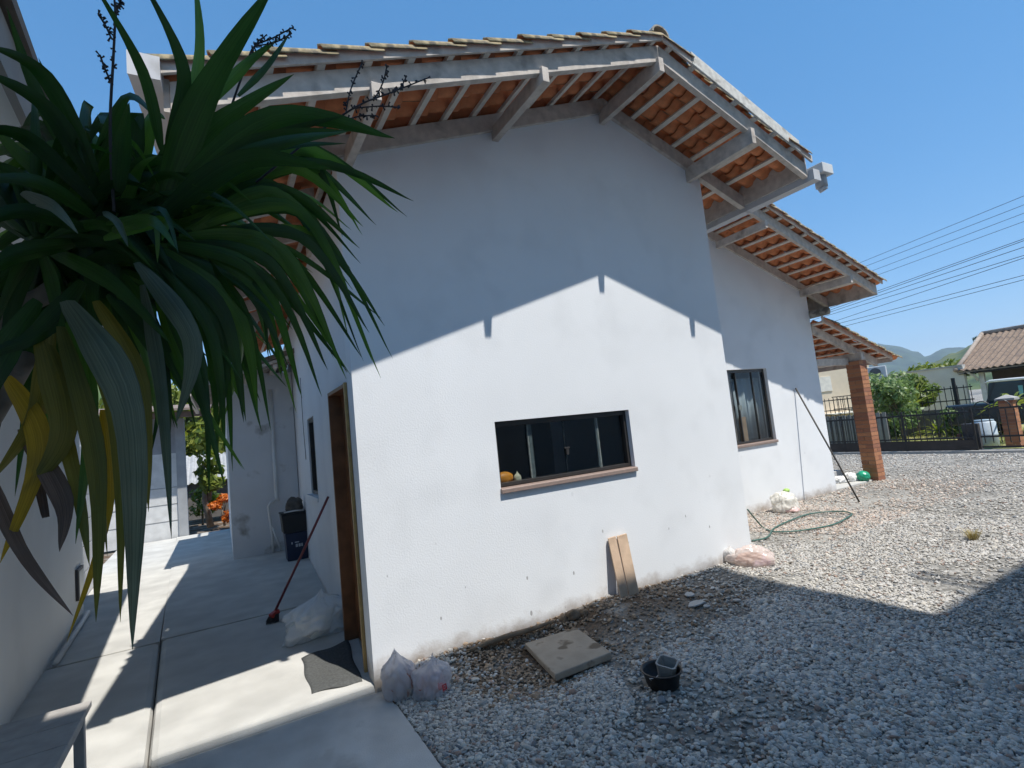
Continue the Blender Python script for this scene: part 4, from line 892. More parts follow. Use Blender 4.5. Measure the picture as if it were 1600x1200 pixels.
def leaf(pts, wpx, mat, roll=0.0, fold=.25, wob=.0, tipsharp=1.3, baseW=.4):
    """a ribbon along the spline pts, folded along the midrib, tapering to a point"""
    c = spline(pts, 7); n = len(c)-1; b = MB(); vs_ = []
    dm = sum(((p-CAM).dot(fw) for p in pts))/len(pts); w = .62*wpx*dm/FPX
    for i, p in enumerate(c):
        t = i/n; tg = (c[min(i+1, n)]-c[max(i-1, 0)]).normalized(); view = (p-CAM).normalized()
        s = tg.cross(view)
        s = s.normalized() if s.length > 1e-4 else Vector((1,0,0)); nn = s.cross(tg)
        a = roll+wob*math.sin(t*5+roll*7); s2 = s*math.cos(a)+nn*math.sin(a); n2 = s2.cross(tg)
        prof = (baseW+(1-baseW)*min(t/.3, 1)**.8)*(1 if t < .34 else max(0, 1-((t-.34)/.66)**tipsharp)); hw = w/2*max(prof, .015)
        hw *= 1+.05*math.sin(t*17+wpx)
        for k, (x, z) in enumerate(((-1,.0),(-.5,-.55),(0,-1.0),(.5,-.55),(1,.0))):
            vs_.append(p+s2*(hw*x)+n2*(hw*fold*(z+.5))-PO)
    b.add(vs_, [(i*5+k, i*5+k+1, (i+1)*5+k+1, (i+1)*5+k) for i in range(n) for k in range(4)])
    o = b.build('leaf', mat, plant, True); uv = o.data.uv_layers.new(name='UVMap')
    for lp in o.data.loops: uv.data[lp.index].uv = ((lp.vertex_index % 5)/4, (lp.vertex_index//5)/n)
    return o
G, G2, OL, YE_, BR_, GR_ = GRN, GRN2, OLV, YEL, BRN, GRY
HERO = [  # base, middle, tip (u, v, distance), width, colour, roll
 ((245,345,1.28),(318,150,1.26),(432,-30,1.22),76,G,.15), ((285,230,1.3),(312,80,1.34),(302,-50,1.38),28,G2,.2),
 ((262,230,1.28),(287,110,1.24),(212,-50,1.16),36,G,-.2), ((252,235,1.25),(222,110,1.18),(135,-45,1.08),30,G,.3),
 ((185,300,1.22),(192,215,1.15),(202,160,1.08),44,G,.5), ((150,270,1.2),(70,120,1.1),(-20,70,.98),44,G,.2),
 ((155,300,1.22),(75,170,1.1),(-40,105,.98),46,G,-.2), ((150,320,1.2),(40,215,1.08),(-60,205,.95),44,G,.4),
 ((150,340,1.2),(60,285,1.05),(-60,280,.92),42,G,-.3), ((140,360,1.18),(30,330,1.04),(-70,370,.9),46,G,.3),
 ((140,290,1.24),(60,150,1.2),(10,10,1.16),34,G,.2), ((130,330,1.26),(30,240,1.2),(-50,150,1.14),38,G2,-.4), ((160,300,1.3),(105,200,1.3),(60,90,1.3),30,G,.3), ((120,380,1.2),(20,400,1.08),(-60,470,.95),50,G,.4), ((130,370,1.25),(40,280,1.2),(-50,240,1.12),36,G,.1),
 ((35,300,1.12),(85,325,1.05),(122,365,1.0),40,GR_,.6), ((165,330,1.15),(185,350,1.05),(200,385,1.0),34,GR_,.8),
 ((175,360,1.12),(235,345,1.02),(275,388,.96),38,G2,.5),
 ((240,335,1.28),(430,185,1.3),(617,216,1.34),70,G,.1), ((240,305,1.3),(340,195,1.34),(459,116,1.42),56,G,-.25),
 ((320,170,1.34),(385,100,1.4),(436,60,1.46),26,G2,.3), ((372,150,1.36),(420,100,1.42),(456,46,1.5),16,G,.1),
 ((250,330,1.26),(400,235,1.24),(545,205,1.22),52,G,.5), ((245,345,1.24),(380,250,1.2),(520,265,1.16),60,G,-.2),
 ((300,325,1.34),(470,232,1.44),(622,332,1.56),38,G2,.2), ((300,335,1.34),(455,262,1.42),(567,354,1.52),34,G2,-.2),
 ((300,350,1.32),(440,295,1.4),(562,388,1.5),34,G,.2), ((300,360,1.3),(430,300,1.36),(548,420,1.44),34,G2,.4),
 ((290,360,1.3),(470,330,1.36),(582,565,1.44),34,G2,.1), ((305,370,1.3),(470,370,1.36),(577,520,1.42),34,G,.3),
 ((280,370,1.28),(440,390,1.34),(541,592,1.4),36,G2,-.1), ((270,380,1.28),(420,410,1.32),(512,578,1.38),36,G,.2),
 ((262,380,1.26),(405,430,1.3),(472,622,1.36),38,G2,.1), ((260,390,1.26),(385,450,1.3),(452,575,1.34),34,G,.5),
 ((255,390,1.25),(372,490,1.28),(403,645,1.32),40,G2,.0), ((245,395,1.24),(350,490,1.26),(381,660,1.28),40,G,.3),
 ((240,400,1.24),(330,520,1.24),(352,712,1.24),34,G,.1), ((215,410,1.16),(300,530,1.08),(275,662,1.02),54,GR_,.25),
 ((240,420,1.22),(300,570,1.18),(352,762,1.14),34,G,.2), ((222,445,1.2),(252,610,1.12),(268,842,1.04),34,GR_,-.2),
 ((105,470,1.12),(200,640,1.0),(207,1015,.92),84,GR_,.15), ((95,510,1.12),(150,720,1.04),(150,972,.98),50,OL,.2),
 ((160,640,1.14),(168,800,1.1),(104,1005,1.06),26,YE_,.1), ((-40,690,1.06),(30,855,1.0),(114,962,.97),34,BR_,.2),
 ((35,670,1.08),(98,780,1.02),(93,862,.98),50,BR_,.4), ((10,590,1.1),(62,700,1.04),(0,880,1.0),56,YE_,-.3),
 ((60,510,1.12),(100,670,1.06),(35,775,1.02),66,OL,.2), ((125,500,1.16),(182,660,1.1),(188,972,1.04),42,OL,-.2),
 ((60,470,1.12),(-20,600,1.0),(-70,780,.95),64,G,.2), ((85,480,1.14),(60,640,1.08),(-20,760,1.0),52,OL,.5),
 ((150,470,1.2),(220,600,1.16),(232,800,1.12),44,OL,.1), ((170,460,1.2),(250,560,1.2),(265,700,1.2),38,G,.3),
 ((110,480,1.16),(140,640,1.1),(118,850,1.02),44,G2,.4), ((130,440,1.2),(60,520,1.1),(-40,560,.98),52,G,.1),
 ((70,560,1.12),(120,760,1.06),(140,885,1.02),34,OL,.3), ((190,430,1.22),(235,500,1.2),(300,640,1.2),40,G,-.4),
 ((30,600,1.1),(70,800,1.05),(65,770,1.02),20,BR_,.2), ((100,560,1.12),(150,700,1.1),(168,870,1.08),30,OL,.6)]
jr = random.Random(77)
def jit(p, s, ds): return (p[0]+jr.uniform(-s,s), p[1]+jr.uniform(-s,s), p[2]+jr.uniform(0,ds))
for a, m_, t_, w, mt, ro in HERO:
    leaf([at(*a), at(*m_), at(*t_)], w, mt, ro, wob=.18)
    if mt in (G, G2) and w < 60 and t_[0] > 220 and t_[1] > 200:
        for q_ in range(3): leaf([at(*jit(a,14,.05)), at(*jit(m_,24,.06)), at(*jit(t_,34,.10))], w*jr.uniform(.6,.9), jr.choice((G,G2)), ro+jr.uniform(-.5,.5), wob=.25)
rr = random.Random(21)
for k in range(190):                                # the dense heart of the rosettes
    cx, cy, cdp = ((205,345,1.36), (95,430,1.28), (170,410,1.32), (130,320,1.30), (60,380,1.2))[k % 5]
    a = rr.uniform(-2.9, 2.4); l = rr.uniform(150, 300); dx, dy = math.cos(a)*l, math.sin(a)*l
    drop = rr.uniform(20, 110); dd = rr.uniform(-.12, .30)
    leaf([at(cx+dx*.06, cy+dy*.06, cdp), at(cx+dx*.55, cy+dy*.55-rr.uniform(0,30), cdp+dd*.5), at(cx+dx, cy+dy*.9+drop, cdp+dd)], rr.uniform(24,46), rr.choice((G,G,G,G,G2)), rr.uniform(-.9,.9), wob=.25)
def cane(pts, r): b = MB(); c = spline([p-PO for p in pts], 6); b.tube(c, r, 10); b.build('cane', STEM, plant, True)
cane([PO+Vector((0,0,0)), PO+Vector((-.03,.02,.7)), PO+Vector((.10,-.06,1.45)), at(60,470,1.30), at(190,370,1.36)], .024)
cane([PO+Vector((.06,-.05,0)), PO+Vector((.10,-.05,.8)), at(-60,610,1.2), at(85,450,1.24)], .022)
cane([PO+Vector((-.06,.05,0)), PO+Vector((-.05,.1,.9)), at(-40,700,1.3), at(40,560,1.18)], .02)
def panicle(axis, subs, d, r=.0032):
    b = MB(); q = [at(u, v, d) for u, v in axis]; c = spline(q, 6); b.tube([p-PO for p in c], [r*(1-.5*i/len(c)) for i in range(len(c))], 5)
    allc = [(c, .45)]
    for ax in subs:
        c2 = spline([at(u, v, d+.01) for u, v in ax], 5); b.tube([p-PO for p in c2], r*.6, 5); allc.append((c2, .15))
    R2 = random.Random(int(axis[0][0]))
    for c2, t0 in allc:
        m_ = len(c2)
        for i in range(int(m_*t0), m_):
            for s in range(2):
                o_ = Vector((R2.uniform(-1,1), R2.uniform(-1,1), R2.uniform(-1,1))).normalized()*R2.uniform(.006,.013)
                b.tube([c2[i]-PO, c2[i]+o_-PO], [.0012,.0028], 4)
    b.build('flower_stem', FLW, plant)
panicle([(400,285),(500,205),(560,165),(610,145),(668,122)], [[(540,178),(548,140),(566,98)], [(585,155),(598,130),(604,106)], [(610,146),(625,138),(634,122)], [(520,195),(560,182),(588,181)], [(550,170),(590,166),(625,168)]], 1.36)
panicle([(360,170),(385,100),(398,72),(425,60),(459,42)], [[(398,72),(430,66),(456,52)], [(392,85),(402,66),(412,58)]], 1.42)
panicle([(178,330),(172,200),(177,90),(180,20),(176,-20)], [[(174,60),(165,40),(154,23)], [(175,130),(165,110),(157,88)], [(178,40),(184,10),(188,5)]], 1.24, .004)

# ------------------------------------------------------------------ beyond the yard
def crown_mesh(name, clumps, n, size, mat, parent, seed=0, up=.3):
    """leaf-sized faces spread through clumps (centre, radii)"""
    r = np.random.default_rng(seed); V, F = [], []; k = len(clumps)
    vol = np.array([c[1][0]*c[1][1]*c[1][2] for c in clumps])**.66; vol = vol/vol.sum()
    for ci, (c, rad) in enumerate(clumps):
        m_ = max(8, int(n*vol[ci])); d = r.normal(size=(m_,3)); d /= np.linalg.norm(d, axis=1)[:,None]; rr_ = r.uniform(.45,1.05,m_)**.6
        P_ = np.array(c)+d*rr_[:,None]*np.array(rad)
        nrm = d+np.array([0,0,up])+r.normal(size=(m_,3))*.55; nrm /= np.linalg.norm(nrm, axis=1)[:,None]
        t1 = np.cross(nrm, r.normal(size=(m_,3))); t1 /= np.linalg.norm(t1, axis=1)[:,None]; t2 = np.cross(nrm, t1)
        s = size*r.uniform(.6,1.35,m_)[:,None]
        for a, b_ in zip(range(m_), [0]*m_):
            i = len(V); p = P_[a]; u_ = t1[a]*s[a]; w_ = t2[a]*s[a]*.45
            V += [tuple(p-u_), tuple(p+w_), tuple(p+u_), tuple(p-w_)]; F.append((i,i+1,i+2,i+3))
    b = MB(); b.add(V, F); return b.build(name, mat, parent)
LF1 = leafmat('shrub_leaf', (.08,.14,.045), (.22,.30,.11), .35); LF2 = leafmat('yellowgreen_leaf', (.09,.14,.02), (.24,.27,.05), .35)
LF3 = leafmat('dark_tree_leaf', (.018,.045,.015), (.05,.095,.03), .2); LFO = leafmat('orange_leaf', (.45,.10,.01), (.70,.25,.03), .3)
BARK = M('tree_bark', (.20,.16,.12), rough=.95, var=.25, scale=10, bump=.4, bscale=25)
def tree(name, label, cat, loc, h, rad, n, size, mat, seed, group=None, trunk=.08, clumps=9, th=.45):
    r = random.Random(seed); t = thing(name, label, cat, loc, 0, group)
    b = MB(); b.tube([(0,0,-.05),(r.uniform(-.05,.05)*h,0,h*.3),(r.uniform(-.06,.06)*h,r.uniform(-.05,.05)*h,h*.75)], [trunk,trunk*.8,trunk*.35], 8)
    cl = []
    for k in range(clumps):
        a = r.uniform(0, 6.28); q = r.uniform(.1,.75); z = h*r.uniform(th, .92); sc = r.uniform(.35,.6)
        c = (math.cos(a)*rad*q, math.sin(a)*rad*q, z); cl.append((c, (rad*sc, rad*sc, rad*sc*.75)))
        b.tube([(0,0,h*.3),(c[0]*.5,c[1]*.5,(h*.35+z)/2),c], [trunk*.5,trunk*.3,trunk*.12], 5)
    b.build('trunk', BARK, t, True); crown_mesh('crown', cl, n, size, mat, t, seed); return t
def straps(name, label, cat, loc, n, l, w, mat, seed, group=None, stem=0.0, droop=.5):
    r = random.Random(seed); t = thing(name, label, cat, loc, 0, group)
    if stem: b = MB(); b.tube([(0,0,-.03),(.02,.0,stem)], [.05,.04], 8); b.build('stem', BARK, t, True)
    for k in range(n):
        a = r.uniform(0, 6.28); e = r.uniform(.35, 1.35); L_ = l*r.uniform(.7,1.15); c = []
        for i in range(7):
            s = i/6; c.append(Vector((math.cos(a)*math.cos(e)*L_*s, math.sin(a)*math.cos(e)*L_*s, stem+math.sin(e)*L_*s-droop*L_*s*s)))
        sd = Vector((-math.sin(a), math.cos(a), 0)); b = MB(); vs_ = []
        for i, p in enumerate(c): hw = w/2*(1-(i/6)**2.2)+.002; vs_ += [p-sd*hw, p+Vector((0,0,-hw*.4)), p+sd*hw]
        b.add(vs_, [(i*3+k2, i*3+k2+1, (i+1)*3+k2+1, (i+1)*3+k2) for i in range(6) for k2 in range(2)]); b.build('leaf', mat, t, True)
    return t
LAWN = M('sunny_lawn', (.30,.30,.11), rough=.95, var=.35, scale=3, bump=.5, bscale=50, col2=(.38,.31,.16), c2=(.5,.7), s2=1.2)
b = MB(); b.add([(15.3,-4,.0),(23.8,-4,.0),(23.8,9,.0),(15.3,9,.0)], [(0,1,2,3)]); struct(b.build('lawn', LAWN))
gv_ = np.random.default_rng(4); V, F = [], []
for k in range(9000):
    x, y = gv_.uniform(15.4,22), gv_.uniform(1,7.5); a = gv_.uniform(0,6.28); l = gv_.uniform(.04,.12); i = len(V)
    V += [(x-.008*math.cos(a), y-.008*math.sin(a), 0), (x+.008*math.cos(a), y+.008*math.sin(a), 0), (x+gv_.uniform(-.04,.04), y+gv_.uniform(-.04,.04), l)]; F.append((i,i+1,i+2))
b = MB(); b.add(V, F); o = b.build('lawn_grass', leafmat('lawn_blade', (.22,.25,.07), (.42,.40,.15), .3, .7)); stuff(o); tag(o, 'short yellowish lawn grass behind the gate', 'grass')
# street gate
KERB = M('pale_kerb', (.45,.42,.38), rough=.9, var=.1)
b = MB(); b.box(14.40,14.62,-4,8.5,-.05,.05); struct(b.build('gate_track', KERB, None, bevel=.01))
gate = thing('sliding_gate', 'black iron sliding gate with thin pickets and a dark bottom panel', 'gate', (14.5,0,0))
b = MB(); b.box(-.02,.02,1.50,8.4,.055,.30); b.build('bottom_panel', M('rusty_dark_panel', (.035,.028,.025), rough=.6, var=.3, scale=5), gate)
for z0, z1 in ((.325,.365),(.93,.975)):
    b = MB(); b.box(-.02,.02,1.50,8.4,z0,z1); b.build('rail', IRON, gate)
for y in (1.48, 2.9, 4.4, 6.4):
    b = MB(); b.box(-.025,.025,y-.02,y+.02,.05,1.06); b.build('stile', IRON, gate)
pk = MB(); pk.box(-.008,.008,-.008,.008,.30,1.03); pk.add([(-.012,-.012,1.03),(.012,-.012,1.03),(.012,.012,1.03),(-.012,.012,1.03),(0,0,1.09)], [(0,1,4),(1,2,4),(2,3,4),(3,0,4),(3,2,1,0)])
me = bpy.data.meshes.new('picket'); me.from_pydata(pk.v, [], pk.f); me.materials.append(IRON)
y = 1.62
while y < 8.3:
    o = bpy.data.objects.new('picket', me); COL.objects.link(o); o.parent = gate; o.location = (0, y, 0); y += .135
fx = thing('iron_fence', 'low black iron fence continuing right of the sliding gate', 'fence', (14.62,0,0))
for z0, z1 in ((.09,.13),(.33,.37),(.97,1.01)):
    b = MB(); b.box(-.015,.015,-2.5,1.42,z0,z1); b.build('rail', IRON, fx)
y = -2.4
while y < 1.4:
    o = bpy.data.objects.new('picket', me); COL.objects.link(o); o.parent = fx; o.location = (0, y, -.1); y += .15
for y in (.55, .95, 1.3):                            # scrolls
    b = MB(); b.tube([(0,y-.15*math.cos(a),1.01+.16*math.sin(a)) for a in np.linspace(0, math.pi, 12)], .012, 6); b.build('scroll', IRON, fx)
def brickpost(loc, h, label):
    t = thing('brick_gate_post', label, 'post', loc); b = MB(); b.box(-.12,.12,-.13,.13,-.02,h-.01); b.build('mortar_core', MORT, t)
    for k in range(int(h/.075)):
        for s in (0, 1):
            o = bpy.data.objects.new('brick', random.choice(brick_me)); COL.objects.link(o); o.parent = t; z = .0375+.075*k
            if k % 2: o.location = (0, -.068+.136*s, z); o.scale = (.262, .128, .066)
            else: o.location = (-.063+.128*s, 0, z); o.scale = (.120, .272, .066)
    b = MB(); hh = int(h/.075)*.075; b.add([(-.17,-.18,hh),(.17,-.18,hh),(.17,.18,hh),(-.17,.18,hh),(-.17,-.18,hh+.05),(.17,-.18,hh+.05),(.17,.18,hh+.05),(-.17,.18,hh+.05),(0,0,hh+.14)], [(3,2,1,0),(0,1,5,4),(1,2,6,5),(2,3,7,6),(3,0,4,7),(4,5,8),(5,6,8),(6,7,8),(7,4,8)]); b.build('cap', M('grey_post_cap', (.33,.32,.31), rough=.9, var=.12), t)
    return t
brickpost((15.6,1.13,0), 1.14, 'brick gate post with a pyramid concrete cap behind the iron fence')
gp = thing('gate_motor_post', 'dark steel post and box where the sliding gate ends', 'post', (14.75,1.62,0))
b = MB(); b.box(-.06,.06,-.16,.16,0,.66); b.build('box', M('dark_motor_box', (.05,.048,.05), rough=.5), gp, bevel=.01)
b = MB(); b.box(-.04,.04,.2,.28,0,.42); b.build('post', M('rust_stub', (.16,.07,.05), rough=.8), gp)
wb = thing('water_tank', 'pale blue drum half hidden behind the fence', 'drum', (15.9,1.75,0)); b = MB(); b.lathe([(.22,0),(.24,.02),(.24,.28),(.25,.30),(.24,.32),(.24,.60),(.2,.64)], n=20); b.build('body', M('pale_blue_plastic', (.45,.52,.58), rough=.5), wb, True)
b = MB(); b.lathe([(.21,.642),(.21,.67),(.05,.68)], n=20); b.build('lid', M('blue_lid', (.25,.33,.4), rough=.5), wb, True)
# grey slat fence seen left of the pillar
sf = thing('slat_fence', 'grey upright slat fence behind the porch pillar', 'fence', (16.6,0,0))
GS = M('grey_slat_paint', (.22,.22,.22), rough=.8, var=.12)
b = MB(); b.box(-.002,.02,4.2,8.6,.02,.98); b.build('backing', M('dark_grey_backing', (.10,.10,.10), rough=.9), sf)  # solid backing, darker grey than the slats
sm_ = MB(); sm_.box(-.03,-.003,-.05,.05,.03,1.02); mes = bpy.data.meshes.new('slat'); mes.from_pydata(sm_.v, [], sm_.f); mes.materials.append(GS)
y = 4.26
while y < 8.6:
    o = bpy.data.objects.new('slat', mes); COL.objects.link(o); o.parent = sf; o.location = (random.uniform(-.005,.005), y, 0); y += .165
# second fence with rails beyond the lawn
f2 = thing('garden_fence', 'black picket fence on a grey plinth at the back of the lawn', 'fence', (20,0,0))
b = MB(); b.box(-.1,.1,3.2,8.2,0,.86); b.build('plinth', M('grey_plinth', (.16,.155,.15), rough=.9, var=.2, scale=3), f2)
for z0 in (1.10, 1.50):
    b = MB(); b.box(-.015,.015,3.2,8.2,z0,z0+.035); b.build('rail', IRON, f2)
pk2 = MB(); pk2.box(-.009,.009,-.009,.009,.86,1.60); me2 = bpy.data.meshes.new('picket'); me2.from_pydata(pk2.v, [], pk2.f); me2.materials.append(IRON)
y = 3.25
while y < 8.2:
    o = bpy.data.objects.new('picket', me2); COL.objects.link(o); o.parent = f2; o.location = (0, y, 0); y += .17
b = MB(); b.box(-.04,.04,3.62,3.70,0,1.85); b.build('post', IRON, f2)
gw = thing('boundary_wall', 'long grey rendered wall behind the shrubs', 'wall', (24.2,0,0))
b = MB(); b.box(-.1,.1,4.75,9.5,0,2.32); b.build('render', M('grey_render', (.55,.55,.51), rough=.9, var=.1, scale=1.2), gw)
b = MB(); b.box(-.14,.14,4.75,9.5,2.322,2.38); b.build('coping', M('pale_coping', (.42,.42,.40), rough=.9), gw)
# cream house behind the porch
ch = thing('cream_house', 'cream coloured house seen behind the brick pillar', 'house', (22,7.0,0), math.radians(52))
CH = M('cream_yellow_paint', (.74,.62,.46), rough=.85, var=.04); CH2 = M('pale_cream_band', (.80,.75,.65), rough=.85)
b = MB(); b.box(0,4,0,6,0,3.2); b.build('wall', CH, ch); b = MB(); b.box(-.03,-.002,1.5,6,1.9,2.5); b.build('band', CH2, ch)
b = MB(); b.box(-.02,-.002,2.4,6,.0,1.88); b.build('lower_panel', M('beige_panel', (.60,.53,.42), rough=.85), ch)
b = MB(); b.box(-.08,4.2,-.2,6.3,3.202,3.30); b.build('roof', M('grey_roof_slab', (.35,.33,.31), rough=.9), ch)
bl = bpy.data.objects.new('balcony_rail', None); COL.objects.link(bl); bl.parent = ch
for z0 in (1.15, 1.62): b = MB(); b.box(-1.02,-1.0,.9,2.0,z0,z0+.03); b.build('rail', IRON, bl)
for k in range(9): b = MB(); b.box(-1.018,-1.002,.92+.13*k,.935+.13*k,1.0,1.65); b.build('baluster', IRON, bl)
b = MB(); b.box(-1.02,0,.9,2.0,.96,1.0); b.build('floor', CH2, bl)
ac = thing('air_conditioner', 'grey boxy air conditioner unit right of the cream house wall', 'air conditioner', (21.6,6.55,2.15), math.radians(20))
b = MB(); b.box(-.18,.18,-.30,.30,0,.5); b.build('case', M('pale_grey_case', (.55,.56,.58), rough=.5), ac, bevel=.02)
b = MB(); b.tube([(-.185,.05,.25),(-.195,.05,.25)], .19, 20); b.build('fan_grille', M('dark_grille', (.10,.10,.11), rough=.6), ac)
b = MB(); b.box(-.03,.03,-.25,-.2,-2.15,0); b.box(-.03,.03,.2,.25,-2.15,0); b.build('stand', IRON, ac)
# house across the street with the long tiled roof
th_ = thing('tiled_house', 'low house at the right edge with a long brown tiled roof', 'house', (24,0,0))
RT = M('aged_brown_tile', (.215,.155,.112), rough=.95, var=.3, scale=14, bump=.2, bscale=30, col2=(.15,.11,.085), c2=(.5,.66), s2=3)
V, F = [], []; NX = 22; ny = 110; ev = lambda y: 0.0
def rz_(s): return 2.05+1.62*s+.10*(1-s)**3
for j in range(ny+1):
    y = 5.3-j*.10
    for i in range(NX+1):
        s = i/NX; x = 4.0*s; yl = 4.95-.0*s
        hip = 4.95+s*.25; yy = min(y, hip); st = .015*((i % 2))
        V.append((x, yy, rz_(s)+.03*math.cos(y*math.pi*10)+st))
for j in range(ny):
    for i in range(NX): F.append((j*(NX+1)+i, (j+1)*(NX+1)+i, (j+1)*(NX+1)+i+1, j*(NX+1)+i+1))
b = MB(); b.add(V, F)
o = b.build('tile_slope', RT, th_); sd = o.modifiers.new('s', 'SOLIDIFY'); sd.thickness = .03; stuff(o)
b = MB(); b.tube([(4.0,-6.2,3.72),(4.0,5.2,3.72)], .09, 10); b.tube([(0,4.95,2.18),(2,5.07,2.93),(4,5.2,3.72)], .08, 10); b.build('ridge_roll', M('ridge_cement', (.33,.27,.22), rough=.95, var=.2, scale=6), th_, True)
b = MB(); b.hexa([(0.05,4.9,2.0),(8,4.9,2.0),(8,-6,2.0),(0.05,-6,2.0),(4.0,5.1,3.64),(4.1,5.1,3.64),(4.1,-6,3.66),(4.0,-6,3.66)]); b.build('roof_body', M('dark_loft', (.08,.07,.06), rough=.9), th_)
b = MB(); b.box(1.3,7,-6,4.3,0,2.0); b.build('wall', M('dark_brown_wall', (.09,.065,.055), rough=.85, var=.15), th_)
b = MB(); b.box(.35,.5,4.25,4.40,0,1.99); b.build('post', M('white_porch_post', (.6,.6,.6), rough=.8), th_)
b = MB(); b.box(-.02,.0,-6,4.9,2.05,2.10); b.build('eave_gutter', BARK, th_); b = MB(); b.tube([(.02,4.6,2.05),(.25,4.5,1.9),(.3,4.42,1.7)], .04, 8); b.build('downpipe', METAL, th_, True)
b = MB(); b.box(1.27,1.298,2.6,3.3,1.45,1.95); b.build('red_sign', M('red_sign_paint', (.45,.04,.04), rough=.5), th_)
# dark pickup behind the fence
van = thing('pickup_truck', 'dark pickup truck with a white roof parked beyond the fence', 'truck', (19.6,1.35,0), math.radians(-90))
DK = M('dark_car_paint', (.02,.025,.03), rough=.25, var=.05, coat=.5); CW = M('white_car_roof', (.72,.73,.72), rough=.3)
b = MB(); b.prism([(-2.2,.35),(2.2,.35),(2.25,.75),(1.9,.98),(.9,1.02),(.55,1.0),(-2.2,1.0)], -.85, .85); b.build('body', DK, van, bevel=.06)
b = MB(); b.prism([(-1.2,1.0),(.95,1.02),(.42,1.55),(-1.1,1.58)], -.76, .76); b.build('cab', GLASSC if False else M('dark_glass_cab', (.03,.045,.05), rough=.1, coat=.6), van, bevel=.04)
b = MB(); b.prism([(-1.18,1.583),(.44,1.553),(.36,1.62),(-1.05,1.66)], -.78, .78); b.build('cab_roof', CW, van, bevel=.025)
for x0 in (-1.19, -.35, .62):
    for s in (-1, 1): b = MB(); b.bar((x0, s*.765, 1.0), (x0*.75-.05, s*.765, 1.57), .05, .02, (0,1,0)); b.build('pillar', CW if x0 > .5 else DK, van)
for x0 in (-1.35, 1.4):
    for s in (-1, 1):
        w_ = bpy.data.objects.new('wheel', None); COL.objects.link(w_); w_.parent = van; w_.location = (x0, s*.78, .34)
        b = MB(); b.tube([(0,-.1,0),(0,.1,0)], .34, 20); b.build('tyre', BK, w_, bevel=.03); b = MB(); b.tube([(0,-.105,0),(0,.105,0)], .19, 16); b.build('rim', GREYBAR, w_)
for s in (-1, 1): b = MB(); b.box(2.2,2.25,s*.65-.13,s*.65+.13,.68,.82); b.build('headlight', M('headlight_glass', (.7,.72,.72), rough=.1), van, bevel=.01)
b = MB(); b.box(-.45,-.1,-.768,-.762,1.15,1.42); b.build('sticker', M('teal_sticker', (.15,.40,.42), rough=.5), van)

# garden plants by the gate
tree('leafy_shrub', 'large leafy green shrub right of the brick pillar', 'shrub', (18.6,4.72,0), 2.15, .9, 2600, .085, LF1, 11, None, .06, 14, .3)
tree('leafy_shrub', 'paler green shrub with drooping leaves in front of the grey wall', 'shrub', (20.9,5.1,0), 2.2, .7, 1100, .11, LF2, 12, None, .05, 9, .35)
tree('leafy_shrub', 'tall feathery shrub showing over the grey wall', 'shrub', (26.5,6.6,0), 2.75, 1.2, 2600, .12, LF2, 13, None, .07, 9, .4)
tree('leafy_shrub', 'low dark hedge bush at the foot of the garden fence', 'shrub', (19.4,5.6,0), .8, .7, 1400, .07, LF1, 14, None, .04, 9, .25)
tree('leafy_shrub', 'low bushy plant behind the middle of the gate', 'shrub', (19.2,3.2,0), .8, .6, 1200, .075, LF1, 15, None, .04, 8, .25)
straps('strap_plant', 'yellowish strap leaved plant rising beside the grey wall', 'plant', (19.8,4.75,0), 26, 1.3, .07, LF2, 5, None, 1.1, .35)
straps('strap_plant', 'fountain of strap leaves behind the gate centre', 'plant', (19.0,3.9,0), 24, .95, .06, LF2, 6, None, .15, .5)
straps('strap_plant', 'strap leaved plant growing close behind the sliding gate', 'plant', (19.2,3.2,0), 22, .9, .055, LF1, 7, None, .25, .5)
straps('strap_plant', 'bright green strap plant standing above the brick gate post', 'plant', (16.7,1.35,0), 22, 1.0, .085, LF2, 8, None, .95, .6)
straps('strap_plant', 'reddish strap plant at the right edge behind the fence', 'plant', (16.4,.75,0), 18, .7, .06, leafmat('reddish_leaf', (.10,.05,.03), (.22,.10,.06), .3), 9, None, .35, .5)
straps('strap_plant', 'slender plant with a bare crooked stem left of the gate', 'plant', (17.3,4.75,0), 14, .7, .05, LF2, 10, None, .7, .5)
# flat-topped trees on the skyline and the hills
for k, (u, v, d, r, lab) in enumerate(((1556,519,75,2.1,'dark flat topped tree rising left behind the tiled roof'), (1590,514,80,2.4,'dark flat topped tree rising right behind the tiled roof'), (1572,516,92,1.8,'farthest dark flat topped tree behind the tiled roof'))):
    p = at(u, v, d); t = thing('araucaria_tree', lab, 'tree', (p.x, p.y, 0), 0, 'flat topped trees behind the tiled roof')
    b = MB(); b.tube([(0,0,-1),(0,0,p.z-.3)], [.3,.15], 8); b.build('trunk', BARK, t)
    cl = [((r*math.cos(a)*q, r*math.sin(a)*q, p.z-.4+.2*math.sin(a*2)), (r*.42, r*.42, .35)) for a, q in [(i*.9, .35+.12*(i % 5)) for i in range(11)]]
    crown_mesh('crown', cl, 900, .3, LF3, t, 40+k, .8)
FOR = M('forest_canopy', (.050,.085,.022), rough=.95, var=.5, scale=.11, bump=1.0, bscale=.5, col2=(.13,.14,.045), c2=(.45,.68), s2=.05, detail=12)
FOR2 = M('far_forest', (.045,.07,.03), rough=.95, var=.4, scale=.03, detail=10)
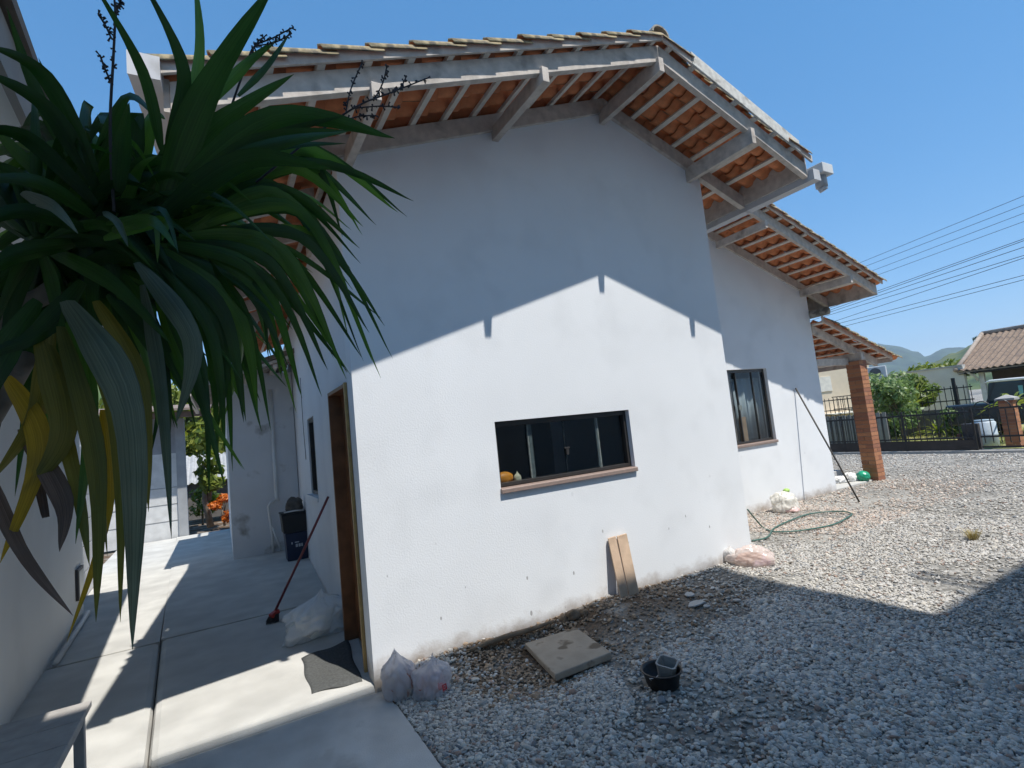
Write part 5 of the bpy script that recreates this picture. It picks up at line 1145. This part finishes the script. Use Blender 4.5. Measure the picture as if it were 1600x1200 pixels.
def hills(name, prof, depth, ext, mat, rough, seed, n=220, rows=26):
    """a range: profile points (bearing, distance, height) swept back over `depth` metres"""
    az = [p[0] for p in prof]; V, F = [], []
    for i in range(n+1):
        a = az[0]+(az[-1]-az[0])*i/n; k = max(j for j in range(len(az)-1) if az[j] <= a+1e-9); t = (a-az[k])/(az[k+1]-az[k]); t = t*t*(3-2*t)
        D = prof[k][1]*(1-t)+prof[k+1][1]*t; H = prof[k][2]*(1-t)+prof[k+1][2]*t
        for j in range(rows+1):
            s = j/rows; dd = D+depth*(s-.65); hgt = H*math.sin(min(s/.65,1)*math.pi/2)**1.2 if s <= .65 else H*math.cos((s-.65)/.35*math.pi/2)
            x, y = CAM.x+math.sin(a)*dd, CAM.y+math.cos(a)*dd
            hgt += rough*min(1, hgt/(H*.4+1e-3))*(mnoise.noise((x/ext, y/ext, seed))+.6*mnoise.noise((x/ext*3, y/ext*3, seed+4))+.5*abs(mnoise.noise((x/ext*8, y/ext*8, seed+9))))
            V.append((x, y, hgt-.5))
    for i in range(n):
        for j in range(rows): F.append((i*(rows+1)+j, (i+1)*(rows+1)+j, (i+1)*(rows+1)+j+1, i*(rows+1)+j+1))
    b = MB(); b.add(V, F); return struct(b.build(name, mat, None, True))
hills('far_hills', [(.2,1500,60),(.7,1500,95),(1.0,1500,118),(1.145,1500,112),(1.165,1500,102),(1.19,1500,86),(1.205,1500,72),(1.225,1500,80),(1.25,1500,74),(1.30,1500,80),(1.45,1500,95),(1.7,1500,70)], 900, 110, FOR2, 15, 3)
hills('near_hill', [(1.10,330,5),(1.16,340,9),(1.2,345,13),(1.235,350,18),(1.26,350,21),(1.29,350,25),(1.34,350,27),(1.5,350,34),(1.8,350,30)], 260, 30, FOR, 1.6, 8)
hills('passage_hill', [(-.6,70,10),(-.25,75,14),(-.08,80,12),(.02,80,9),(.12,85,8),(.3,90,10)], 60, 14, FOR, 1.5, 12, 90, 20)
# garden beyond the passage
cr = thing('corrugated_roof', 'low grey corrugated roof beyond the end of the passage', 'roof', (0,14,0))
V, F = [], []
for i in range(121):
    x = -3.4+i*.035; z = .03*math.sin(i*.035*36); V += [(x,-.2,1.05+z), (x,1.6,1.86+z)]
b = MB(); b.add(V, [(2*i,2*i+2,2*i+3,2*i+1) for i in range(120)]); o = b.build('sheet', M('weathered_fibre_cement', (.36,.36,.36), rough=.9, var=.15, scale=4), cr); sd = o.modifiers.new('s','SOLIDIFY'); sd.thickness = .008
b = MB(); b.box(-3.4,.8,0.0,.12,0,1.02); b.build('low_wall', M('dark_garden_wall', (.12,.11,.10), rough=.9, var=.3), cr)
tree('papaya_tree', 'slim young tree with pale trunk beyond the passage', 'tree', (-1.15,11.9,0), 2.1, .5, 240, .13, LF2, 31, None, .085, 5, .5)
tree('orange_bush', 'bright orange leaved bush at the end of the passage', 'bush', (-.84,11.7,0), .9, .28, 600, .05, LFO, 32, None, .03, 7, .15)
tree('garden_bush', 'dark green bush under the corrugated roof', 'bush', (-1.35,12.7,0), .9, .5, 500, .08, LF2, 33, None, .03, 8, .2)
tree('background_tree', 'broad green tree above the corrugated roof', 'tree', (-1.9,22,0), 5.4, 2.6, 6500, .2, LF2, 34, None, .2, 14, .25)
tree('background_tree', 'darker tree at the right above the corrugated roof', 'tree', (.3,24,0), 5.6, 2.6, 6500, .2, LF2, 35, None, .2, 14, .25)
# power lines
wdir = Vector((.42,.92,0)).normalized()
for k, (u1, v1, u2, v2) in enumerate(((1600,306,1345,410),(1600,320,1350,417),(1600,333,1358,425),(1600,346,1362,433),(1600,373,1300,480),(1600,376,1290,487),(1600,386,1275,495),(1600,399,1280,497),(1600,403,1310,500),(1600,430,1320,503),(1600,437,1330,507))):
    z = (9.2,9.0,8.8,8.6,7.6,7.5,7.3,7.1,7.0,6.4,6.3)[k]; p1 = onplane(u1, v1, 2, z)
    # the far end lies along the street where the second sighting meets its height
    d2 = fw+rt*((u2-800)/FPX)-up*((v2-600)/FPX); tt = (p1-CAM).dot(Vector((wdir.y,-wdir.x,0)))/d2.dot(Vector((wdir.y,-wdir.x,0))); p2 = CAM+d2*tt
    a, c = p1-(p2-p1)*.8, p2+(p2-p1)*.6; L_ = (c-a).length
    pts = [a.lerp(c, i/30) for i in range(31)]; r = .011 if k < 4 else .014
    b = MB(); b.tube(pts, r, 5); tag(b.build('power_line', M('wire_black', (.03,.03,.03), rough=.6) if k == 0 else bpy.data.materials['wire_black'], None), ['topmost', 'second from the top', 'third from the top', 'fourth from the top', 'fifth from the top', 'sixth from the top', 'seventh from the top', 'eighth from the top', 'ninth from the top', 'second lowest', 'lowest'][k]+' of the power lines crossing the sky right of the roof', 'power line', 'power lines over the street')
print('all ok', len(bpy.data.objects))

# ------------------------------------------------------------------ air
hz = bpy.data.materials.new('thin_blue_air'); hz.use_nodes = True; n = hz.node_tree; n.nodes.clear()
pv = n.nodes.new('ShaderNodeVolumePrincipled'); pv.inputs['Color'].default_value = (.62,.78,1,1); pv.inputs['Density'].default_value = .00042; pv.inputs['Anisotropy'].default_value = .0
mo = n.nodes.new('ShaderNodeOutputMaterial'); n.links.new(pv.outputs[0], mo.inputs['Volume'])
b = MB(); b.box(-2350, 2350, -2350, 2350, -2.0, 175); o = b.build('haze', hz); stuff(o); tag(o, 'thin blue haze over the far hills', 'haze')
